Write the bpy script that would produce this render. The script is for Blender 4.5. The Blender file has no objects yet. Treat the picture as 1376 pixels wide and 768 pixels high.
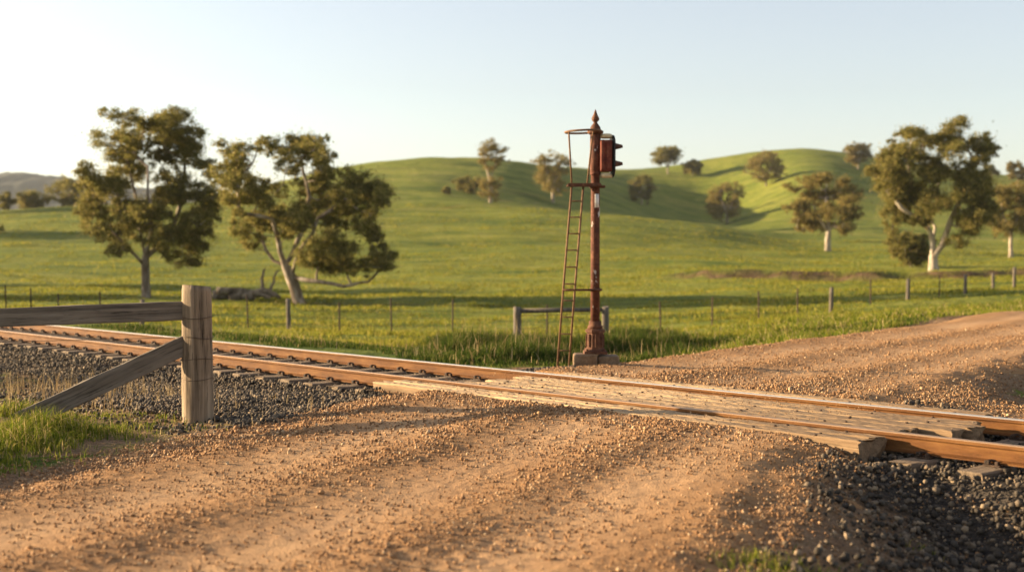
import bpy, math, random
import numpy as np
from mathutils import Vector, Matrix

random.seed(7)
RNG = np.random.default_rng(11)
SC = bpy.context.scene
COL = SC.collection
F = 1720.0            # focal length in photo pixels (1376 wide)
CX, HY = 688.0, 345.0
CAMH = 1.55

# ------------------------------------------------------------------ noise
_perm = np.random.default_rng(3).permutation(256)
_perm = np.concatenate([_perm, _perm, _perm])
_ang = np.random.default_rng(4).uniform(0, 2 * np.pi, 256)
_gx, _gy = np.cos(_ang), np.sin(_ang)


def perlin(x, y):
    x = np.asarray(x, float); y = np.asarray(y, float)
    xi = np.floor(x).astype(int); yi = np.floor(y).astype(int)
    xf = x - xi; yf = y - yi
    xi &= 255; yi &= 255
    u = xf * xf * xf * (xf * (xf * 6 - 15) + 10)
    v = yf * yf * yf * (yf * (yf * 6 - 15) + 10)

    def g(ix, iy, dx, dy):
        h = _perm[_perm[ix & 255] + (iy & 255)]
        return _gx[h] * dx + _gy[h] * dy
    a = g(xi, yi, xf, yf); b = g(xi + 1, yi, xf - 1, yf)
    c = g(xi, yi + 1, xf, yf - 1); d = g(xi + 1, yi + 1, xf - 1, yf - 1)
    return (a + u * (b - a)) * (1 - v) + (c + u * (d - c)) * v


def fbm(x, y, oct=4, gain=0.5):
    s = 0; amp = 1.0
    for k in range(oct):
        s = s + amp * perlin(x * 2 ** k + 17.3 * k, y * 2 ** k - 9.1 * k)
        amp *= gain
    return s


def sstep(a, b, x):
    t = np.clip((np.asarray(x, float) - a) / (b - a), 0, 1)
    return t * t * (3 - 2 * t)


# ------------------------------------------------------------------ layout: track and road
ND = np.array([-0.6714, 0.7412])          # along the track, away to the left
NN = np.array([-0.7412, -0.6714])         # across the track, towards the camera
R0 = np.array([0.0, 15.09])               # a point on the near rail
GAUGE = 1.65
S_L, S_R = -2.05, 5.0                    # crossing deck along s (= -a)


def track_ts(x, y):
    dx = np.asarray(x, float) - R0[0]; dy = np.asarray(y, float) - R0[1]
    return dx * NN[0] + dy * NN[1], -(dx * ND[0] + dy * ND[1])


def track_xy(t, s):
    return R0[0] + t * NN[0] - s * ND[0], R0[1] + t * NN[1] - s * ND[1]


ROADC = np.array([[-14.5, -18.0], [-8.0, -5.0], [-5.3, 0.5], [-1.05, 9.0], [0.83, 12.8], [2.9, 17.0], [5.6, 21.5], [9.5, 26.6], [14.6, 32.5],
                  [23.0, 41.0], [36.0, 52.0], [60.0, 68.0], [100.0, 88.0]])


def _smooth_line(P, n=8):
    out = []
    for i in range(len(P) - 1):
        p0 = P[max(i - 1, 0)]; p1 = P[i]; p2 = P[i + 1]; p3 = P[min(i + 2, len(P) - 1)]
        for k in range(n):
            t = k / n
            out.append(0.5 * ((2 * p1) + (-p0 + p2) * t + (2 * p0 - 5 * p1 + 4 * p2 - p3) * t * t + (-p0 + 3 * p1 - 3 * p2 + p3) * t ** 3))
    out.append(P[-1])
    return np.array(out)


ROADL = _smooth_line(ROADC)
_seg = np.linalg.norm(np.diff(ROADL, axis=0), axis=1)
ROADS = np.concatenate([[0], np.cumsum(_seg)])


def road_dist(x, y):
    """distance from the road's centre line, signed: + on its right"""
    x = np.asarray(x, float); y = np.asarray(y, float)
    best = np.full(x.shape, 1e9); sign = np.ones(x.shape)
    for i in range(len(ROADL) - 1):
        a = ROADL[i]; b = ROADL[i + 1]; d = b - a; L2 = d @ d
        t = np.clip(((x - a[0]) * d[0] + (y - a[1]) * d[1]) / L2, 0, 1)
        ex = x - (a[0] + t * d[0]); ey = y - (a[1] + t * d[1])
        q = ex * ex + ey * ey
        m = q < best
        best = np.where(m, q, best)
        sign = np.where(m, np.sign(ex * d[1] - ey * d[0]), sign)
    return np.sqrt(best) * np.where(sign == 0, 1, sign)


ROADW = 3.0


def right_in(y):
    """the road's right half narrows towards the crossing"""
    return 0.08 + 0.42 * sstep(7.6, 10.4, y)


# ------------------------------------------------------------------ far terrain: picture rows of the ground at a set of depths
TPX = np.array([-1400, -600, -200, 0, 150, 300, 450, 590, 700, 760, 830, 900, 955, 1000, 1070, 1200, 1376, 1700, 2400.])
TZ = np.array([30, 45, 70, 100, 140, 190, 230, 280, 340, 410, 480, 600, 900, 1500, 4200.])
TY = np.array([
    [446, 446, 446, 446, 446, 446, 446, 448, 452, 454, 455, 452, 449, 446, 442, 436, 432, 432, 440],
    [444, 446, 448, 448, 448, 448, 449, 450, 450, 449, 448, 444, 440, 436, 431, 423, 413, 411, 418],
    [402, 402, 402, 402, 402, 404, 407, 406, 404, 403, 402, 400, 399, 398, 397, 394, 386, 384, 390],
    [380, 381, 382, 382, 383, 384, 386, 385, 383, 382, 381, 380, 379, 378, 378, 376, 371, 368, 370],
    [352, 353, 354, 354, 356, 357, 355, 350, 350, 350, 350, 350, 351, 352, 354, 354, 354, 352, 352],
    [318, 316, 314, 310, 308, 306, 305, 307, 307, 309, 312, 318, 323, 328, 334, 337, 342, 340, 336],
    [296, 290, 287, 283, 278, 276, 272, 276, 280, 283, 287, 295, 303, 311, 321, 322, 326, 324, 320],
    [290, 292, 292, 292, 286, 270, 246, 243, 262, 278, 292, 302, 307, 306, 301, 304, 308, 305, 300],
    [285, 292, 298, 300, 293, 266, 226, 213, 222, 240, 269, 294, 303, 291, 270, 277, 284, 280, 275],
    [288, 296, 304, 307, 302, 278, 240, 227, 221, 227, 247, 270, 281, 262, 232, 247, 258, 252, 250],
    [292, 300, 309, 312, 308, 288, 256, 243, 234, 227, 228, 224, 216, 209, 201, 217, 238, 240, 240],
    [300, 306, 314, 317, 314, 300, 276, 262, 255, 252, 250, 245, 238, 231, 223, 237, 254, 256, 258],
    [312, 314, 318, 320, 318, 312, 302, 296, 292, 291, 290, 288, 285, 282, 278, 284, 290, 292, 296],
    [326, 326, 328, 328, 328, 324, 320, 316, 314, 313, 312, 312, 311, 310, 308, 310, 314, 316, 320],
    [336, 336, 336, 336, 336, 336, 336, 336, 336, 336, 336, 336, 336, 336, 336, 336, 336, 336, 336]], float)
TH = CAMH - (TY - HY) / F * TZ[:, None]


def _hermite(xs, Y, xq):
    """cubic hermite along axis 0"""
    m = np.zeros_like(Y)
    d = np.diff(Y, axis=0) / np.diff(xs)[:, None]
    w0 = np.diff(xs)[:-1, None]; w1 = np.diff(xs)[1:, None]
    m[1:-1] = (d[:-1] * w1 + d[1:] * w0) / (w0 + w1)
    m[0] = d[0]; m[-1] = d[-1]
    i = np.clip(np.searchsorted(xs, xq) - 1, 0, len(xs) - 2)
    h = (xs[i + 1] - xs[i])[:, None]; t = ((xq - xs[i])[:, None]) / h
    return ((2 * t ** 3 - 3 * t ** 2 + 1) * Y[i] + (t ** 3 - 2 * t ** 2 + t) * h * m[i] + (-2 * t ** 3 + 3 * t ** 2) * Y[i + 1] + (t ** 3 - t ** 2) * h * m[i + 1])


GP = np.linspace(TPX[0], TPX[-1], 700)
GL = np.linspace(math.log(TZ[0]), math.log(TZ[-1]), 420)
GH = _hermite(np.log(TZ), TH, GL)
GH = _hermite(TPX, GH.T.copy(), GP).T


def far_h(x, y):
    Z = np.clip(y, TZ[0], TZ[-1])
    p = np.clip(CX + F * np.asarray(x, float) / Z, GP[0], GP[-1])
    fi = (np.log(Z) - GL[0]) / (GL[1] - GL[0]); fj = (p - GP[0]) / (GP[1] - GP[0])
    i = np.clip(fi.astype(int), 0, len(GL) - 2); j = np.clip(fj.astype(int), 0, len(GP) - 2)
    a = fi - i; b = fj - j
    h = (GH[i, j] * (1 - a) + GH[i + 1, j] * a) * (1 - b) + (GH[i, j + 1] * (1 - a) + GH[i + 1, j + 1] * a) * b
    d = np.clip((Z - 40) / 160, 0, 1)
    h = h + (0.10 + 0.9 * d) * fbm(x * 0.022, y * 0.034 + 4, 3) * 0.75 + 0.30 * fbm(x * 0.09 + 3, y * 0.15, 3)
    # a low washed-out bank in the paddock
    lip = 104 + 5 * perlin(x * 0.045, 0.3) + 2.0 * perlin(x * 0.21, 4.1)
    w = sstep(11, 16, x) * (1 - sstep(44, 54, x))
    h = h + w * 0.75 * (sstep(-0.7, 0.7, y - lip) - sstep(0, 16, y - lip))
    return h


def road_z(x, y):
    t, s = track_ts(x, y)
    tc = t + GAUGE / 2
    z = np.where(tc > 0, -0.03 - 0.17 * sstep(1.0, 6.5, tc), -0.03 - 0.13 * sstep(1.2, 5.0, -tc))
    far = far_h(x, y)
    return z + (far + 0.05 - z) * sstep(12, 26, -tc)


def ground_h(x, y):
    x = np.asarray(x, float); y = np.asarray(y, float)
    t, s = track_ts(x, y)
    tc = t + GAUGE / 2
    bal = -0.245 - 0.42 * np.clip(np.abs(tc) - 1.42, 0, 3)
    near = -0.27 - 0.22 * sstep(2.0, 9.0, -s) - 0.33 * sstep(3.6, 6.2, s) + 0.03 * fbm(x * 0.6, y * 0.6, 3)
    near = near + 0.10 * np.exp(-(((x + 4.6) / 1.6) ** 2 + ((y - 10.6) / 1.6) ** 2))
    near = near + 0.16 * np.exp(-(((x + 5.9) / 1.2) ** 2 + ((y - 13.3) / 0.9) ** 2))
    farside = -0.30 - 0.55 * sstep(3.5, 9.0, -tc)
    nat = np.where(tc > 0, near, farside + 0.03 * fbm(x * 0.5, y * 0.5, 3))
    k = 0.05
    z = np.maximum(bal, nat) + k * np.exp(-np.abs(bal - nat) / k) * 0.4
    far = far_h(x, y)
    z = z + (far - z) * sstep(5.0, 20.0, -tc)
    z = np.where(tc > 8, z + (-0.2 - z) * sstep(8, 16, tc), z)
    d = np.full(x.shape, 99.0)
    m = (y < 110) & (y > -40) & (np.abs(x) < 120)
    if m.any():
        q = road_dist(x[m], y[m])
        d[m] = np.where(q > 0, q + right_in(y[m]), -q)
    rz = road_z(x, y) - 0.075
    rz = np.where(np.abs(tc) < 1.5, np.minimum(rz, -0.24), rz)
    m = 1 - sstep(ROADW - 0.1, ROADW + 1.25, d)
    mt = np.where(s > S_R - 0.6, 1 - sstep(S_R - 0.25, S_R + 0.35, s), 1.0)
    mt = np.where(s < S_L + 0.6, sstep(S_L - 0.35, S_L + 0.25, s), mt)
    m = np.where(np.abs(tc) < 1.6, mt, m)
    return z + (rz - z) * m


def gz(x, y):
    return float(ground_h(np.array([x]), np.array([y]))[0])


def row_of(x, y, z):
    return HY + (CAMH - z) / y * F


def place(px, py, zguess, lo=0.75, hi=1.3):
    """the point of the terrain that this picture column shows at this row, near a guessed depth"""
    Z = np.linspace(zguess * lo, zguess * hi, 400)
    X = (px - CX) / F * Z
    r = row_of(X, Z, ground_h(X, Z))
    i = int(np.argmin(np.abs(r - py) + 0.02 * np.abs(Z - zguess)))
    return float(X[i]), float(Z[i]), float(ground_h(X[i:i + 1], Z[i:i + 1])[0])


# ------------------------------------------------------------------ scene helpers
def tag(o, label=None, cat=None, group=None, kind=None):
    for k, v in (('label', label), ('category', cat), ('group', group), ('kind', kind)):
        if v:
            o[k] = v
    return o


def empty(name, loc=(0, 0, 0), rotz=0.0):
    o = bpy.data.objects.new(name, None)
    o.empty_display_size = 0.2
    COL.objects.link(o)
    o.location = loc
    o.rotation_euler = (0, 0, rotz)
    return o


def link(name, me, mat, parent=None):
    o = bpy.data.objects.new(name, me)
    COL.objects.link(o)
    if mat:
        me.materials.append(mat)
    if parent:
        o.parent = parent
    return o


def mesh_np(name, V, loops, starts, totals, smooth=False):
    me = bpy.data.meshes.new(name)
    V = np.asarray(V, np.float32).reshape(-1, 3)
    me.vertices.add(len(V)); me.vertices.foreach_set('co', V.ravel())
    me.loops.add(len(loops)); me.loops.foreach_set('vertex_index', np.asarray(loops, np.int32))
    me.polygons.add(len(starts))
    me.polygons.foreach_set('loop_start', np.asarray(starts, np.int32))
    try:
        me.polygons.foreach_set('loop_total', np.asarray(totals, np.int32))
    except Exception:
        pass
    if smooth:
        me.polygons.foreach_set('use_smooth', np.ones(len(starts), bool))
    me.update(calc_edges=True)
    return me


def mesh_faces(name, V, Fc, smooth=False):
    """Fc: (n,3) or (n,4) array"""
    Fc = np.asarray(Fc, np.int32)
    n, k = Fc.shape
    return mesh_np(name, V, Fc.ravel(), np.arange(n) * k, np.full(n, k), smooth)


class MB:
    """collects boxes, tubes and lathes into ONE mesh"""
    def __init__(self):
        self.v = []; self.f = []; self.s = []

    def add(self, vs, fs, smooth=False, M=None):
        b = len(self.v)
        for p in vs:
            p = Vector(p)
            self.v.append(M @ p if M else p)
        for f in fs:
            self.f.append([b + i for i in f]); self.s.append(smooth)

    def box(self, c, size, M=None, bev=0.0, seg=1):
        import bmesh
        bm = bmesh.new()
        bmesh.ops.create_cube(bm, size=1.0)
        for v in bm.verts:
            v.co = Vector((v.co.x * size[0] + c[0], v.co.y * size[1] + c[1], v.co.z * size[2] + c[2]))
        if bev:
            bmesh.ops.bevel(bm, geom=bm.edges[:], offset=bev, segments=seg, affect='EDGES', profile=0.5)
        bm.verts.index_update()
        self.add([v.co.copy() for v in bm.verts], [[v.index for v in f.verts] for f in bm.faces], False, M)
        bm.free()

    def tube(self, pts, rad, n=10, cap=True, squash=None):
        pts = [Vector(p) for p in pts]
        if not hasattr(rad, '__len__'):
            rad = [rad] * len(pts)
        b = len(self.v)
        prev = None
        for i, p in enumerate(pts):
            d = (pts[min(i + 1, len(pts) - 1)] - pts[max(i - 1, 0)])
            if d.length < 1e-9:
                d = Vector((0, 0, 1))
            d.normalize()
            if prev is None:
                a = Vector((0, 0, 1)) if abs(d.z) < 0.9 else Vector((1, 0, 0))
                u = d.cross(a).normalized()
            else:
                u = (prev - d * prev.dot(d))
                u = u.normalized() if u.length > 1e-6 else d.orthogonal().normalized()
            prev = u
            w = d.cross(u)
            for k in range(n):
                an = 2 * math.pi * k / n
                self.v.append(p + (u * math.cos(an) + w * math.sin(an)) * rad[i])
        for i in range(len(pts) - 1):
            for k in range(n):
                k2 = (k + 1) % n
                self.f.append([b + i * n + k, b + i * n + k2, b + (i + 1) * n + k2, b + (i + 1) * n + k]); self.s.append(True)
        if cap:
            self.f.append([b + k for k in reversed(range(n))]); self.s.append(False)
            e = b + (len(pts) - 1) * n
            self.f.append([e + k for k in range(n)]); self.s.append(False)

    def lathe(self, prof, n=24, c=(0, 0, 0), smooth=True, axis='z', rot=0.0):
        """prof: (radius, height)"""
        b = len(self.v)
        for r, h in prof:
            for k in range(n):
                an = 2 * math.pi * k / n + rot
                p = Vector((r * math.cos(an), r * math.sin(an), h))
                if axis == 'x':
                    p = Vector((h, r * math.cos(an), r * math.sin(an)))
                self.v.append(p + Vector(c))
        for i in range(len(prof) - 1):
            for k in range(n):
                k2 = (k + 1) % n
                self.f.append([b + i * n + k, b + i * n + k2, b + (i + 1) * n + k2, b + (i + 1) * n + k]); self.s.append(smooth)
        self.f.append([b + k for k in reversed(range(n))]); self.s.append(False)
        e = b + (len(prof) - 1) * n
        self.f.append([e + k for k in range(n)]); self.s.append(False)

    def build(self, name, mat, parent=None):
        me = bpy.data.meshes.new(name)
        me.from_pydata([tuple(p) for p in self.v], [], self.f)
        me.polygons.foreach_set('use_smooth', self.s)
        me.update()
        return link(name, me, mat, parent)


# ------------------------------------------------------------------ materials
class NT:
    def __init__(self, name):
        self.m = bpy.data.materials.new(name)
        self.m.use_nodes = True
        self.t = self.m.node_tree
        self.b = self.t.nodes['Principled BSDF']
        self.out = self.t.nodes['Material Output']

    def n(self, typ, **kw):
        o = self.t.nodes.new(typ)
        for k, v in kw.items():
            setattr(o, k, v)
        return o

    def l(self, a, b):
        self.t.links.new(a, b)

    def coord(self, kind='Object', scale=(1, 1, 1)):
        c = self.n('ShaderNodeTexCoord')
        mp = self.n('ShaderNodeMapping')
        mp.inputs['Scale'].default_value = scale
        self.l(c.outputs[kind], mp.inputs['Vector'])
        return mp.outputs[0]

    def noise(self, vec, scale, detail=4, rough=0.55, dist=0.0):
        q = self.n('ShaderNodeTexNoise')
        q.inputs['Scale'].default_value = scale
        q.inputs['Detail'].default_value = detail
        q.inputs['Roughness'].default_value = rough
        q.inputs['Distortion'].default_value = dist
        if vec is not None:
            self.l(vec, q.inputs['Vector'])
        return q.outputs['Fac']

    def ramp(self, fac, stops):
        r = self.n('ShaderNodeValToRGB')
        e = r.color_ramp.elements
        while len(e) < len(stops):
            e.new(0.5)
        for i, (p, c) in enumerate(stops):
            e[i].position = p
            e[i].color = (*c, 1) if hasattr(c, '__len__') else (c, c, c, 1)
        self.l(fac, r.inputs[0])
        return r.outputs[0]

    def mix(self, fac, a, b, typ='MIX'):
        q = self.n('ShaderNodeMix')
        q.data_type = 'RGBA'
        q.blend_type = typ
        for s, v in ((q.inputs[0], fac), (q.inputs[6], a), (q.inputs[7], b)):
            if hasattr(v, 'links') or hasattr(v, 'is_linked'):
                self.l(v, s)
            elif hasattr(v, '__len__'):
                s.default_value = (*v, 1) if len(v) == 3 else v
            else:
                s.default_value = v
        return q.outputs[2]

    def math(self, op, a, b=0.0):
        q = self.n('ShaderNodeMath')
        q.operation = op
        for s, v in ((q.inputs[0], a), (q.inputs[1], b)):
            if hasattr(v, 'is_linked'):
                self.l(v, s)
            else:
                s.default_value = v
        return q.outputs[0]

    def attr(self, name):
        q = self.n('ShaderNodeAttribute')
        q.attribute_name = name
        return q.outputs['Fac']

    def island(self):
        return self.n('ShaderNodeNewGeometry').outputs['Random Per Island']

    def bump(self, h, strength=0.3, dist=0.02, chain=None):
        q = self.n('ShaderNodeBump')
        q.inputs['Strength'].default_value = strength
        q.inputs['Distance'].default_value = dist
        self.l(h, q.inputs['Height'])
        if chain is not None:
            self.l(chain, q.inputs['Normal'])
        return q.outputs[0]

    def done(self, col=None, rough=0.9, normal=None, metal=0.0, spec=0.3):
        b = self.b
        if col is not None:
            if hasattr(col, 'is_linked'):
                self.l(col, b.inputs['Base Color'])
            else:
                b.inputs['Base Color'].default_value = (*col, 1)
        if hasattr(rough, 'is_linked'):
            self.l(rough, b.inputs['Roughness'])
        else:
            b.inputs['Roughness'].default_value = rough
        if hasattr(metal, 'is_linked'):
            self.l(metal, b.inputs['Metallic'])
        else:
            b.inputs['Metallic'].default_value = metal
        b.inputs['Specular IOR Level'].default_value = spec
        if normal is not None:
            self.l(normal, b.inputs['Normal'])
        return self.m


DIRT = (0.40, 0.235, 0.125)


def mat_ground():
    n = NT('pasture_and_dirt')
    v = n.coord('Object')
    big = n.noise(v, 0.035, 4, 0.6)
    mid = n.noise(v, 0.35, 5, 0.6)
    fine = n.noise(v, 3.2, 5, 0.7)
    g1 = n.ramp(big, [(0.30, (0.155, 0.19, 0.020)), (0.50, (0.235, 0.245, 0.030)), (0.70, (0.33, 0.295, 0.060))])
    g2 = n.ramp(mid, [(0.30, (0.075, 0.110, 0.014)), (0.52, (0.22, 0.235, 0.030)), (0.72, (0.36, 0.315, 0.075))])
    g = n.mix(0.55, g1, g2)
    vs = n.coord('Object', (0.16, 1, 1))
    stk = n.noise(vs, 0.22, 6, 0.7, 0.8)
    g = n.mix(n.math('MULTIPLY', n.ramp(stk, [(0.38, 1.0), (0.52, 0.0)]), 0.8), g, (0.070, 0.105, 0.014))
    g = n.mix(n.math('MULTIPLY', n.ramp(stk, [(0.54, 0.0), (0.70, 1.0)]), 0.55), g, (0.34, 0.285, 0.075))
    g = n.mix(n.math('MULTIPLY', n.ramp(fine, [(0.3, 1.0), (0.62, 0.0)]), 0.55), g, (0.055, 0.100, 0.014))
    sx = n.n('ShaderNodeSeparateXYZ'); n.l(v, sx.inputs[0])
    lev = n.math('ADD', n.math('MULTIPLY', sx.outputs[2], 0.42), n.math('MULTIPLY', n.noise(v, 0.03, 4, 0.6), 2.2))
    trk = n.ramp(n.math('FRACT', lev), [(0.44, 0.0), (0.49, 1.0), (0.51, 1.0), (0.56, 0.0)])
    trk = n.math('MULTIPLY', trk, n.ramp(n.noise(v, 0.045, 3, 0.6), [(0.45, 0.0), (0.6, 0.6)]))
    trk = n.math('MULTIPLY', trk, n.ramp(n.math('MULTIPLY', sx.outputs[2], 0.1), [(0.25, 0.0), (0.5, 1.0)]))
    g = n.mix(trk, g, (0.30, 0.215, 0.085))
    d1 = n.noise(v, 1.1, 6, 0.65)
    d2 = n.noise(v, 14, 5, 0.7)
    dirt = n.mix(n.ramp(d1, [(0.35, 0.0), (0.65, 1.0)]), (0.26, 0.155, 0.085), (0.40, 0.25, 0.135))
    dirt = n.mix(n.math('MULTIPLY', n.ramp(d2, [(0.35, 1.0), (0.6, 0.0)]), 0.5), dirt, (0.15, 0.09, 0.05))
    dm = n.math('ADD', n.attr('dirt'), n.math('MULTIPLY', n.math('SUBTRACT', n.noise(v, 2.3, 5, 0.7), 0.5), 1.1))
    dm = n.ramp(dm, [(0.38, 0.0), (0.62, 1.0)])
    col = n.mix(dm, g, dirt)
    st = n.mix(n.ramp(d2, [(0.35, 0.0), (0.6, 1.0)]), (0.025, 0.021, 0.018), (0.08, 0.064, 0.05))
    col = n.mix(n.attr('stone'), col, st)
    col = n.mix(n.attr('bank'), col, n.mix(n.ramp(n.noise(v, 0.9, 4), [(0.4, 0.0), (0.6, 1.0)]), (0.10, 0.055, 0.03), (0.22, 0.13, 0.075)))
    hb = n.bump(n.noise(v, 7.0, 6, 0.75), 0.55, 0.10)
    hb = n.bump(n.noise(v, 0.75, 6, 0.75), 0.8, 1.3, hb)
    return n.done(col, 0.95, hb, spec=0.1)


def mat_road():
    n = NT('ochre_gravel_road')
    v = n.coord('Object')
    a = n.noise(v, 0.55, 5, 0.6, 0.4)
    b = n.noise(v, 5.0, 6, 0.7)
    c = n.noise(v, 45.0, 4, 0.7)
    col = n.ramp(a, [(0.30, (0.34, 0.185, 0.085)), (0.52, (0.46, 0.265, 0.125)), (0.72, (0.55, 0.345, 0.18))])
    col = n.mix(n.math('MULTIPLY', n.ramp(b, [(0.36, 1.0), (0.58, 0.0)]), 0.55), col, (0.26, 0.135, 0.062))
    col = n.mix(n.math('MULTIPLY', n.ramp(c, [(0.38, 1.0), (0.55, 0.0)]), 0.45), col, (0.20, 0.10, 0.045))
    loose = n.math('SUBTRACT', 1.0, n.attr('packed'))
    col = n.mix(n.math('MULTIPLY', loose, 0.5), col, (0.27, 0.145, 0.062))
    col = n.mix(n.math('MULTIPLY', n.attr('packed'), 0.5), col, (0.52, 0.345, 0.20))
    vo = n.n('ShaderNodeTexVoronoi'); vo.inputs['Scale'].default_value = 70; n.l(v, vo.inputs['Vector'])
    h = n.bump(vo.outputs['Distance'], 0.5, 0.012)
    h = n.bump(n.noise(v, 30, 6, 0.75), 0.6, 0.02, h)
    h = n.bump(b, 0.25, 0.04, h)
    return n.done(col, 0.95, h, spec=0.12)


def mat_stone(name, stops, sc=30):
    n = NT(name)
    r = n.island()
    col = n.ramp(r, stops)
    v = n.coord('Object')
    col = n.mix(n.math('MULTIPLY', n.ramp(n.noise(v, sc, 4, 0.7), [(0.35, 1.0), (0.65, 0.0)]), 0.4), col, tuple(0.35 * c for c in stops[0][1]))
    return n.done(col, 0.85, n.bump(n.noise(v, sc * 2.5, 3), 0.4, 0.01), spec=0.25)


def mat_blade(name, stops, trans=0.35):
    n = NT(name)
    col = n.ramp(n.island(), stops)
    d = n.n('ShaderNodeBsdfDiffuse'); tr = n.n('ShaderNodeBsdfTranslucent'); mx = n.n('ShaderNodeMixShader')
    mx.inputs[0].default_value = trans
    n.l(col, d.inputs['Color']); n.l(col, tr.inputs['Color'])
    n.l(d.outputs[0], mx.inputs[1]); n.l(tr.outputs[0], mx.inputs[2])
    n.l(mx.outputs[0], n.out.inputs['Surface'])
    n.t.nodes.remove(n.b)
    return n.m


def mat_wood(name, c_dark, c_mid, c_light, sc=1.0, axis=0, dust=None, rough=0.85, along=1.3):
    n = NT(name)
    s = [26 * sc, 26 * sc, 26 * sc]; s[axis] = along * sc
    v = n.coord('Object', s)
    oi = n.n('ShaderNodeObjectInfo')
    ad = n.n('ShaderNodeVectorMath'); ad.operation = 'ADD'
    n.l(v, ad.inputs[0])
    cb = n.n('ShaderNodeCombineXYZ')
    n.l(n.math('MULTIPLY', oi.outputs['Random'], 40.0), cb.inputs[axis])
    n.l(cb.outputs[0], ad.inputs[1])
    v2 = ad.outputs[0]
    g = n.noise(v2, 1.0, 6, 0.65, 0.6)
    g2 = n.noise(v2, 3.1, 4, 0.7, 0.2)
    col = n.ramp(g, [(0.30, c_dark), (0.5, c_mid), (0.72, c_light)])
    crack = n.ramp(g2, [(0.37, 1.0), (0.44, 0.0)])
    col = n.mix(n.math('MULTIPLY', crack, 0.8), col, tuple(0.25 * c for c in c_dark))
    vo = n.coord('Object')
    blot = n.noise(vo, 3.0 * sc, 4, 0.6)
    col = n.mix(n.math('MULTIPLY', n.ramp(blot, [(0.4, 0.0), (0.7, 1.0)]), 0.35), col, c_light)
    if dust:
        dn = n.noise(vo, 0.9, 6, 0.7, 0.5)
        dn2 = n.noise(v2, 0.7, 5, 0.7)
        fac = n.math('MULTIPLY', n.ramp(n.math('ADD', n.math('MULTIPLY', dn, 0.35), n.math('MULTIPLY', dn2, 0.65)), [(0.36, 0.0), (0.58, 1.0)]), dust[1])
        fade = n.attr('dust')
        col = n.mix(n.math('MULTIPLY', fac, fade), col, dust[0])
    h = n.bump(g, 0.6, 0.02)
    h = n.bump(g2, 0.6, 0.015, h)
    return n.done(col, rough, h, spec=0.2)


def mat_rust(name, base, dark, light, sc=8, chip=None):
    n = NT(name)
    v = n.coord('Object')
    a = n.noise(v, sc, 6, 0.7)
    b = n.noise(v, sc * 5, 5, 0.7)
    col = n.ramp(a, [(0.32, dark), (0.5, base), (0.70, light)])
    col = n.mix(n.math('MULTIPLY', n.ramp(b, [(0.4, 1.0), (0.6, 0.0)]), 0.5), col, dark)
    if chip:
        cn = n.noise(n.coord('Object', (1, 1, 0.55)), chip[1], 5, 0.6)
        col = n.mix(n.ramp(cn, [(chip[2], 0.0), (chip[2] + 0.03, 1.0)]), col, chip[0])
    return n.done(col, 0.8, n.bump(b, 0.4, 0.01), spec=0.25)


def mat_rail():
    n = NT('rusted_rail_steel')
    v = n.coord('Object', (0.15, 1, 1))
    a = n.noise(v, 12, 6, 0.7)
    col = n.ramp(a, [(0.3, (0.045, 0.018, 0.006)), (0.5, (0.118, 0.049, 0.013)), (0.7, (0.20, 0.095, 0.028))])
    v3 = n.coord('Object')
    col = n.mix(n.math('MULTIPLY', n.ramp(n.noise(v3, 60, 4, 0.7), [(0.4, 1.0), (0.6, 0.0)]), 0.35), col, (0.15, 0.06, 0.025))
    return n.done(col, 0.75, n.bump(n.noise(v3, 80, 3), 0.25, 0.004), spec=0.12)


def mat_simple(name, col, rough=0.6, metal=0.0, sc=20, var=0.35):
    n = NT(name)
    v = n.coord('Object')
    c = n.mix(n.math('MULTIPLY', n.ramp(n.noise(v, sc, 5, 0.7), [(0.35, 1.0), (0.65, 0.0)]), var), col, tuple(0.4 * q for q in col))
    return n.done(c, rough, n.bump(n.noise(v, sc * 3, 3), 0.2, 0.005), metal)


def mat_bark(name, dark, mid, light):
    n = NT(name)
    v = n.coord('Object', (1, 1, 0.35))
    a = n.noise(v, 2.2, 6, 0.65, 0.5)
    col = n.ramp(a, [(0.30, dark), (0.46, mid), (0.62, light)])
    return n.done(col, 0.85, n.bump(n.noise(v, 9, 5, 0.7), 0.5, 0.06), spec=0.15)


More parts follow.
